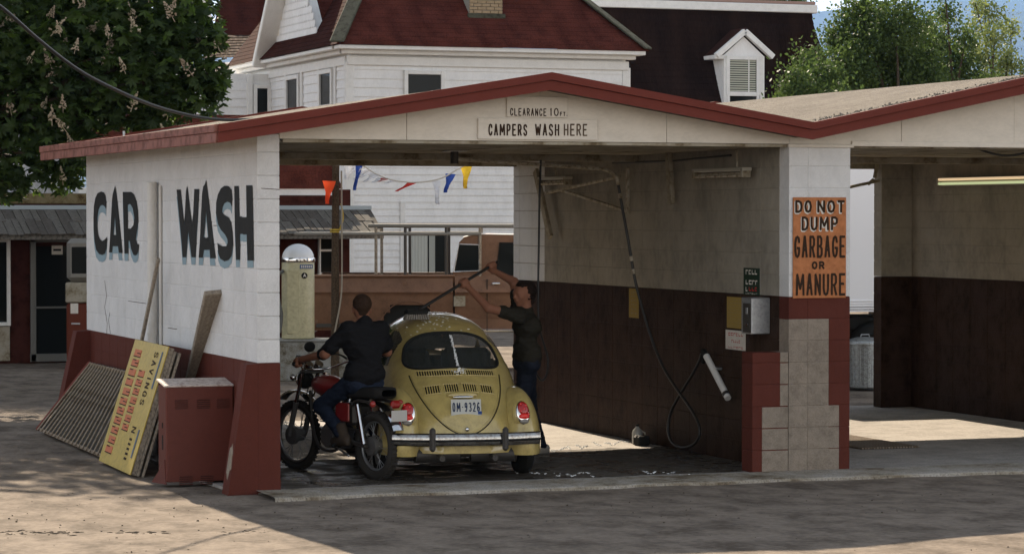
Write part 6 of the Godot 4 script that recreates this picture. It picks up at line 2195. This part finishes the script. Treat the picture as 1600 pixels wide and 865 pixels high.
	for s in [-1, 1]:
		part(o, "instrument", Geo.new().cyl(Vector3(s * .055, .97, -1.05), Vector3(s * .055, 1.01, -1.02), .042, -1, 16), M.chrome)
	part(o, "headlamp_rim", Geo.new().tube(ring(Vector3(0, .85, -1.20), .078, Vector3(0, 0, 1)), .009, 6), M.chrome)
	for q in [[-.27, .10, .62, -.72], [.27, -.06, .60, -.66], [.25, .02, .42, -1.28], [-.24, -.03, .90, -1.15]]:
		part(o, "control_cable", Geo.new().tube(smooth([Vector3(q[0], 1.03, -.80), Vector3(q[0] * .8, 1.09, -.98), Vector3(q[0] * .3, .98, -1.13), Vector3(q[1], q[2], q[3])], 5), .0055, 5), M.hose)
	part(o, "carburettor", Geo.new().cyl(Vector3(-.02, .50, -.52), Vector3(-.02, .58, -.52), .04, -1, 12), M.steel)
	part(o, "chain_guard", Geo.new().bar(Vector3(-.10, .44, .0), Vector3(-.10, .46, -.42), .012, .05, Vector3.RIGHT, .004), M.dark_steel)
	# tank and seat by rings along the spine
	var tank := []
	for i in 15:
		var t := i / 14.0
		var z := lerpf(-.98, -.52, t)
		var w := .125 * pow(sin(PI * clampf(t * .86 + .10, 0, 1)), .55)
		var hh := .105 * pow(sin(PI * clampf(t * .80 + .14, 0, 1)), .6)
		var row := []
		for k in 17:
			var a := TAU * k / 16
			row.append(Vector3(cos(a) * w, .80 + sin(a) * hh + .02 * (1.0 - t), z))
		tank.append(row)
	part(o, "tank", Geo.new().grid(tank, false), red)
	part(o, "tank_cap", Geo.new().cyl(Vector3(0, .91, -.82), Vector3(0, .935, -.82), .032, -1, 14), M.chrome)
	var seat := []
	for i in 17:
		var t := i / 16.0
		var z := lerpf(-.54, .20, t)
		var w := lerpf(.10, .135, sin(PI * clampf(t * .8 + .1, 0, 1))) * (1.0 if t > .02 and t < .98 else .7)
		var row := []
		for k in 17:
			var a := TAU * k / 16
			row.append(Vector3(signf(cos(a)) * pow(absf(cos(a)), .5) * w, .765 + .03 * t + signf(sin(a)) * pow(absf(sin(a)), .6) * (.055 if t > .02 and t < .98 else .03), z))
		seat.append(row)
	part(o, "seat", Geo.new().grid(seat, false), mat("black_vinyl", lin(.018, .017, .016), .5))
	# engine with finned barrel, exhaust
	part(o, "crankcase", Geo.new().box(Vector3(0, .36, -.62), Vector3(.22, .22, .34), .05), iron)
	for s in [-1, 1]:
		part(o, "engine_cover", Geo.new().cyl(Vector3(s * .10, .35, -.60), Vector3(s * .135, .35, -.60), .095, .08, 20), iron)
	for i in 8:
		part(o, "cooling_fin", Geo.new().box(Vector3(0, .49 + i * .022, -.70 + i * .004), Vector3(.19, .009, .19), .002), iron)
	part(o, "exhaust", Geo.new().tube(smooth([Vector3(.05, .58, -.80), Vector3(.11, .48, -.92), Vector3(.15, .36, -.80), Vector3(.16, .34, -.50), Vector3(.165, .38, -.10), Vector3(.165, .42, .22)], 5), .03, 10), M.chrome)
	part(o, "air_box", Geo.new().box(Vector3(0, .58, -.33), Vector3(.2, .2, .24), .03), M.dark_steel)
	# mudguards, tail lamp and small plate
	for k in 2:
		var rows := []
		for i in 17:
			var a := lerpf(.42, 1.8, i / 16.0) if k == 0 else lerpf(.9, 2.3, i / 16.0)
			var rr := .375 if k == 0 else .40
			var cc := Vector3(0, .31, 0) if k == 0 else Vector3(0, .325, -1.32)
			var row := []
			for j in 7:
				var b := lerpf(-1.1, 1.1, j / 6.0)
				row.append(cc + Vector3(sin(b) * .065, sin(a) * (rr + cos(b) * .025), cos(a) * (rr + cos(b) * .025)))
			rows.append(row)
		part(o, "mudguard", Geo.new().grid(rows, k == 0), M.chrome)
	part(o, "tail_lamp", Geo.new().box(Vector3(0, .70, .30), Vector3(.10, .07, .06), .02), mat("bike_tail_lens", lin(.22, .008, .007), .2))
	part(o, "number_plate", Geo.new().box(Vector3(0, .60, .36), Vector3(.17, .10, .005), .002), mat("bike_plate_white", lin(.40, .38, .35), .5), Transform3D(Basis(Vector3.RIGHT, .0), Vector3.ZERO))
	part(o, "side_stand", Geo.new().cyl(Vector3(-.1, .27, -.5), Vector3(-.2, .22, -.15), .01, -1, 6), M.steel)


# ---------- people ----------
# bones [a, b, ra, rb] joined by a smooth minimum on a grid, meshed as surface nets
func nets(bones: Array, cell: float, k: float, crease := 0.0, freq := 9.0) -> Geo:
	var wn := FastNoiseLite.new()
	wn.seed = 3
	wn.frequency = freq
	wn.fractal_octaves = 3
	var lo := Vector3.INF
	var hi := -Vector3.INF
	for b in bones:
		var m := Vector3.ONE * (maxf(b[2], b[3]) + k + cell * 2)
		lo = lo.min(b[0] - m).min(b[1] - m)
		hi = hi.max(b[0] + m).max(b[1] + m)
	var nx := int((hi.x - lo.x) / cell) + 2
	var ny := int((hi.y - lo.y) / cell) + 2
	var nz := int((hi.z - lo.z) / cell) + 2
	var f := PackedFloat32Array()
	f.resize(nx * ny * nz)
	f.fill(1.0)
	for b in bones:
		var a: Vector3 = b[0]
		var ab: Vector3 = b[1] - a
		var l2 := maxf(ab.length_squared(), 1e-8)
		var ra: float = b[2]
		var rb: float = b[3]
		var m := Vector3.ONE * (maxf(ra, rb) + k + cell)
		var p0 := ((a.min(b[1]) - m - lo) / cell).floor()
		var p1 := ((a.max(b[1]) + m - lo) / cell).ceil()
		for ix in range(maxi(0, int(p0.x)), mini(nx, int(p1.x) + 1)):
			for iy in range(maxi(0, int(p0.y)), mini(ny, int(p1.y) + 1)):
				var at_ := (ix * ny + iy) * nz
				for iz in range(maxi(0, int(p0.z)), mini(nz, int(p1.z) + 1)):
					var p := lo + Vector3(ix, iy, iz) * cell - a
					var t := clampf(p.dot(ab) / l2, 0.0, 1.0)
					var d := (p - ab * t).length() - lerpf(ra, rb, t)
					var o := f[at_ + iz]
					var h := maxf(k - absf(d - o), 0.0) / k
					f[at_ + iz] = minf(d, o) - h * h * k * .25
	var g := Geo.new()
	var id := {}
	var vs := PackedVector3Array()
	var ns := PackedVector3Array()
	var sx := ny * nz
	var skip := cell * 1.9
	var corner := [0, sx, nz, sx + nz, 1, sx + 1, nz + 1, sx + nz + 1]
	var off := [Vector3(0, 0, 0), Vector3(1, 0, 0), Vector3(0, 1, 0), Vector3(1, 1, 0), Vector3(0, 0, 1), Vector3(1, 0, 1), Vector3(0, 1, 1), Vector3(1, 1, 1)]
	var edges := [[0, 1], [2, 3], [4, 5], [6, 7], [0, 2], [1, 3], [4, 6], [5, 7], [0, 4], [1, 5], [2, 6], [3, 7]]
	var cells := PackedInt32Array()
	for ix in nx - 1:
		for iy in ny - 1:
			var row := (ix * ny + iy) * nz
			for iz in nz - 1:
				var i := row + iz
				var v0 := f[i]
				if v0 > skip or v0 < -skip:
					continue
				var neg := 0
				for c in corner:
					if f[i + c] < 0.0: neg += 1
				if neg == 0 or neg == 8:
					continue
				var sum := Vector3.ZERO
				var n := 0
				for e in edges:
					var fa := f[i + corner[e[0]]]
					var fb := f[i + corner[e[1]]]
					if (fa < 0.0) != (fb < 0.0):
						sum += off[e[0]].lerp(off[e[1]], fa / (fa - fb))
						n += 1
				id[i] = vs.size()
				cells.append(i)
				vs.append(lo + (Vector3(ix, iy, iz) + sum / n) * cell)
				var gr := Vector3(f[i + sx] - v0 + f[i + sx + nz + 1] - f[i + nz + 1], f[i + nz] - v0 + f[i + sx + nz + 1] - f[i + sx + 1], f[i + 1] - v0 + f[i + sx + nz + 1] - f[i + sx + nz])
				ns.append(gr.normalized())
	if crease > 0.0:
		for i in vs.size():
			var q := vs[i]
			var w := q * Vector3(.7, 1.5, .7)
			var e := .006
			var n0 := wn.get_noise_3dv(w)
			var gr := Vector3(wn.get_noise_3dv(w + Vector3(e, 0, 0)) - n0, 1.5 * (wn.get_noise_3dv(w + Vector3(0, e, 0)) - n0), wn.get_noise_3dv(w + Vector3(0, 0, e)) - n0) / e * crease
			vs[i] = q + ns[i] * n0 * crease
			ns[i] = (ns[i] - (gr - ns[i] * gr.dot(ns[i]))).normalized()
	for i in cells:
		var v0 := f[i]
		for ax in 3:
			var du: int = [sx, nz, 1][ax]
			if (v0 < 0.0) == (f[i + du] < 0.0):
				continue
			var s1: int = [nz, 1, sx][ax]
			var s2: int = [1, sx, nz][ax]
			if not (id.has(i - s1) and id.has(i - s2) and id.has(i - s1 - s2)):
				continue
			var a: int = id[i]
			var b: int = id[i - s1]
			var c: int = id[i - s1 - s2]
			var d: int = id[i - s2]
			g.tris(vs[a], vs[b], vs[c], ns[a], ns[b], ns[c])
			g.tris(vs[a], vs[c], vs[d], ns[a], ns[c], ns[d])
	return g

# fingers of a hand closed round a bar: palm centre, unit along the bar, unit from the bar to the palm
func grip(palm: Vector3, along: Vector3, back: Vector3, bar_r: float, wrist: Vector3) -> Array:
	var out := []
	var side := along.cross(back).normalized()
	var c := palm - back * (bar_r + .014)
	out.append([wrist, palm, .026, .028])
	out.append([palm - along * .028, palm + along * .028, .021, .021])
	for i in 4:
		var q := along * (-.033 + i * .022)
		var l: float = [.9, 1.0, 1.05, .95][i]
		var r := bar_r + .010
		var p0 := c + q + (back * .95 + side * .35) * (r + .004)
		var p1 := c + q + (back * .1 + side * 1.0) * (r + .004) * l
		var p2 := c + q + (-back * .9 + side * .5) * (r + .002)
		var p3 := c + q + (-back * .8 - side * .6) * (r + .002) * l
		out.append([p0, p1, .0105, .010])
		out.append([p1, p2, .010, .0092])
		out.append([p2, p3, .0092, .008])
	var t0 := palm + along * .03 - side * .012
	var t1 := c + along * .045 - side * (bar_r + .012)
	var t2 := c + along * .03 - back * (bar_r + .012) - side * .01
	out.append([t0, t1, .012, .011])
	out.append([t1, t2, .011, .009])
	return out

# head looking along fwd: skull, jaw, nose, brow, ears, lips
func head_bones(c: Vector3, fwd: Vector3, up: Vector3, right: Vector3) -> Array:
	return [
		[c + up * .035 - fwd * .022, c + up * .03 + fwd * .025, .083, .078],
		[c - up * .01 - fwd * .01, c - up * .045 + fwd * .045, .070, .052],
		[c - up * .06 + fwd * .055, c - up * .088 + fwd * .066, .045, .027],
		[c + up * .028 + fwd * .088 - right * .03, c + up * .028 + fwd * .088 + right * .03, .018, .018],
		[c + up * .018 + fwd * .097, c - up * .022 + fwd * .117, .009, .014],
		[c - up * .024 + fwd * .100 - right * .010, c - up * .024 + fwd * .100 + right * .010, .011, .011],
		[c - up * .055 + fwd * .096 - right * .018, c - up * .055 + fwd * .096 + right * .018, .009, .009],
		[c - right * .076 + up * .005 - fwd * .008, c - right * .084 - up * .03 - fwd * .004, .016, .010],
		[c + right * .076 + up * .005 - fwd * .008, c + right * .084 - up * .03 - fwd * .004, .016, .010],
		[c + right * .038 + up * .006 + fwd * .072, c + right * .044 - up * .02 + fwd * .066, .026, .026],
		[c - right * .038 + up * .006 + fwd * .072, c - right * .044 - up * .02 + fwd * .066, .026, .026],
	]

func eyes(p: Node, c: Vector3, fwd: Vector3, up: Vector3, right: Vector3) -> void:
	for s in [-1, 1]:
		part(p, "eye", Geo.new().ball(c + up * .008 + fwd * .088 + right * s * .031, Vector3.ONE * .012, 10, 6), mat("eye", lin(.35, .33, .3), .2))

func shoe(foot: Vector3, dir: Vector3) -> Array:
	return [[foot + Vector3(0, .055, 0) - dir * .05, foot + Vector3(0, .045, 0) + dir * .05, .045, .045], [foot + Vector3(0, .045, 0) + dir * .03, foot + Vector3(0, .032, 0) + dir * .15, .046, .034], [foot + Vector3(0, .022, 0) - dir * .07, foot + Vector3(0, .02, 0) + dir * .16, .026, .026]]

func build_people() -> void:
	var skin := mat("skin", lin(.20, .092, .058), .55)
	var denim := mat("blue_denim", lin(.016, .022, .038), .85, {tex = M.T.mottle, scale = 3.0})
	# rider, in the motorcycle's axes
	var p := thing("person", "person in black sweater and jeans sitting astride the motorcycle", "person")
	var B := func(x: float, y: float, fwd: float) -> Vector3: return bike_xf * Vector3(x, y, -fwd)
	var fwd := (bike_xf.basis * Vector3(0, 0, -1)).normalized()
	var right := (bike_xf.basis * Vector3.RIGHT).normalized()
	var hf := (fwd + right * .45).normalized()
	var hr := hf.cross(Vector3.UP).normalized()
	var hc: Vector3 = B.call(.0, 1.535, .235)
	var body := [[B.call(0, 1.40, .19), hc - Vector3(0, .03, 0), .060, .056], [B.call(0, .95, .20), B.call(0, 1.28, .20), .10, .09]]
	for s in [-1, 1]:
		var sh: Vector3 = B.call(s * .185, 1.36, .20)
		var el: Vector3 = B.call(s * .34, 1.135, .32)
		var wr: Vector3 = B.call(s * .365, 1.075, .655)
		body.append([sh, el, .052, .042])
		body.append([el, wr, .043, .029])
		var palm: Vector3 = B.call(s * .345, 1.065, .735)
		body.append_array(grip(palm, right * s, (bike_xf.basis * Vector3(0, .92, .38)).normalized(), .018, wr))
	for s in [-1, 1]:
		body.append([B.call(s * .10, .90, .20), B.call(s * .20, .64, .60), .075, .052])
		body.append([B.call(s * .20, .64, .60), B.call(s * .18, .38, .26), .05, .038])
	body.append_array(head_bones(hc, hf, Vector3.UP, hr))
	part(p, "body", nets(body, .0085, .022), skin)
	eyes(p, hc, hf, Vector3.UP, hr)
	var sweat := [[B.call(0, .93, .19), B.call(0, 1.12, .185), .14, .145], [B.call(-.10, 1.22, .19), B.call(.10, 1.22, .19), .122, .122], [B.call(-.165, 1.33, .19), B.call(.165, 1.33, .19), .088, .088], [B.call(0, 1.36, .19), B.call(0, 1.425, .195), .085, .064], [B.call(-.09, .95, .185), B.call(.09, .95, .185), .118, .118]]
	for s in [-1, 1]:
		sweat.append([B.call(s * .185, 1.355, .20), B.call(s * .30, 1.20, .285), .068, .060])
		sweat.append([B.call(s * .30, 1.20, .285), B.call(s * .345, 1.13, .37), .058, .050])
	part(p, "sweater", nets(sweat, .011, .045, .016, 7.0), mat("black_sweater", lin(.010, .010, .011), .9))
	var jeans := [[B.call(-.075, .865, .19), B.call(.075, .865, .19), .115, .115]]
	for s in [-1, 1]:
		jeans.append([B.call(s * .09, .89, .22), B.call(s * .205, .645, .60), .092, .070])
		jeans.append([B.call(s * .205, .645, .60), B.call(s * .185, .41, .28), .066, .058])
	part(p, "jeans", nets(jeans, .012, .03, .010, 9.0), denim)
	for s in [-1, 1]:
		part(p, "boot", nets(shoe(B.call(s * .185, .305, .26), fwd) + [[B.call(s * .185, .36, .24), B.call(s * .185, .46, .29), .05, .054]], .011, .02), mat("brown_boot", lin(.045, .034, .025), .7))
	var hair := [[hc + Vector3(0, .052, 0) - hf * .03, hc + Vector3(0, .05, 0) + hf * .02, .088, .078], [hc + Vector3(0, .02, 0) - hf * .042, hc - Vector3(0, .02, 0) - hf * .04, .062, .05]]
	part(p, "hair", nets(hair, .0065, .025, .004, 40.0), mat("short_brown_hair", lin(.030, .018, .012), .8))

	# the person washing the roof, in profile
	p = thing("person", "person in dark shirt reaching a long brush over car roof", "person")
	var d := 26.3
	var f2 := Vector3(-.96, -.05, .26).normalized()
	var r2 := f2.cross(Vector3.UP).normalized()
	var u2 := r2.cross(f2).normalized()
	hc = at(819, 460, d)
	var neck := at(823, 484, d + .02)
	var pel := at(823, 566, d + .02)
	var s_near := at(811, 494, d - .16)
	var s_far := at(809, 484, d + .19)
	var h1 := at(771, 417, d + .12)
	var h2 := at(715, 456, d - .30)
	var e1 := at(803, 440, d + .32)
	var e2 := at(763, 481, d - .30)
	var foot1 := on(846, 709, 1, .0)
	var foot2 := on(817, 717, 1, .0)
	var k1 := pel.lerp(foot1, .48) + f2 * .05
	var k2 := pel.lerp(foot2, .48) + f2 * .05
	var pole0 := at(777, 409, d + .14)
	var pole1 := at(654, 484, d - .60)
	var axis := (pole1 - pole0).normalized()
	h1 = pole0 + axis * .09
	h2 = pole0 + axis * .50
	var bk1 := (h1 - e1); bk1 = -(bk1 - axis * bk1.dot(axis)).normalized()
	var bk2 := (h2 - e2); bk2 = -(bk2 - axis * bk2.dot(axis)).normalized()
	body = [[neck - u2 * .03, hc - u2 * .03, .058, .054], [pel, neck - u2 * .06, .08, .07], [s_far, e1, .050, .042], [s_near, e2, .050, .041]]
	body.append([e1, h1 + bk1 * .05 , .043, .028])
	body.append([e2, h2 + bk2 * .05, .042, .028])
	body.append_array(grip(h1 + bk1 * .03, axis, bk1, .014, h1 + bk1 * .06))
	body.append_array(grip(h2 + bk2 * .03, axis, bk2, .014, h2 + bk2 * .06))
	for q in [[k1, foot1], [k2, foot2]]:
		body.append([pel, q[0], .08, .052])
		body.append([q[0], q[1] + Vector3(0, .10, 0), .05, .036])
	body.append_array(head_bones(hc, f2, u2, r2))
	part(p, "body", nets(body, .0085, .022), skin)
	eyes(p, hc, f2, u2, r2)
	var chest := neck.lerp(pel, .32)
	var waist := neck.lerp(pel, .75)
	var shirt := [[chest - r2 * .07, chest + r2 * .07, .105, .105], [waist - r2 * .06, waist + r2 * .06, .100, .100], [neck.lerp(pel, .92) - r2 * .07, neck.lerp(pel, .92) + r2 * .07, .104, .104], [neck - u2 * .06, neck - u2 * .015, .085, .062], [s_near, s_far, .075, .075], [s_far, s_far.lerp(e1, .55), .064, .058], [s_near, s_near.lerp(e2, .55), .064, .058], [chest, waist, .105, .10]]
	part(p, "shirt", nets(shirt, .011, .04, .014, 8.0), mat("dark_olive_shirt", lin(.022, .020, .015), .9))
	var tr := [[pel - r2 * .07, pel + r2 * .07, .10, .10]]
	for q in [[k1, foot1, r2 * .0], [k2, foot2, r2 * .0]]:
		tr.append([pel - u2 * .05, q[0], .090, .070])
		tr.append([q[0], q[1] + Vector3(0, .09, 0), .066, .056])
	part(p, "trousers", nets(tr, .012, .03, .010, 9.0), mat("navy_trousers", lin(.014, .017, .026), .85))
	for q in [foot1, foot2]:
		part(p, "shoe", nets(shoe(q, f2), .011, .02), mat("pale_canvas_shoe", lin(.24, .22, .19), .8))
	hair = [[hc + u2 * .055 - f2 * .034, hc + u2 * .072 + f2 * .022, .086, .062], [hc + u2 * .02 - f2 * .065, hc - u2 * .06 - f2 * .06, .072, .05], [hc + u2 * .03 - r2 * .06 - f2 * .02, hc - u2 * .02 - r2 * .065 - f2 * .02, .04, .03], [hc + u2 * .03 + r2 * .06 - f2 * .02, hc - u2 * .02 + r2 * .065 - f2 * .02, .04, .03]]
	part(p, "hair", nets(hair, .0065, .025, .010, 34.0), mat("dark_bushy_hair", lin(.016, .011, .009), .9))
	# the brush: pole and bristle head on the car roof, its hose behind
	var b := thing("wash_brush", "long black-handled washing brush held over the car roof", "brush", pole1)
	part(b, "pole", Geo.new().cyl(pole0 - pole1, Vector3.ZERO, .0145, -1, 10), M.hose)
	part(b, "head", Geo.new().box(Vector3(-.03, -.02, .02), Vector3(.22, .05, .09), .015), M.rubber)
	for i in 40:
		var q := Vector3(-.03 + (i % 10 - 4.5) * .021, -.04, .02 + (i / 10 - 1.5) * .02)
		part(b, "bristle_tuft", Geo.new().cyl(q, q + Vector3((i % 10 - 4.5) * .004, -.05, (i / 10 - 1.5) * .008), .008, .011, 5), M.bristle)
	var hs := []
	for q in [[826, 545, .75], [834, 572, .85], [845, 594, .9], [854, 585, .9], [856, 560, .9], [849, 535, .95], [842, 505, 1.0], [841, 450, 1.0], [842, 380, 1.05], [843, 310, 1.1], [845, 250, 1.15]]: hs.append(at(q[0], q[1], d + q[2]))
	single("brush_hose", Geo.new().tube(smooth(hs, 5), .011, 7), M.hose, "thin black hose hanging behind the person with the brush", "hose")
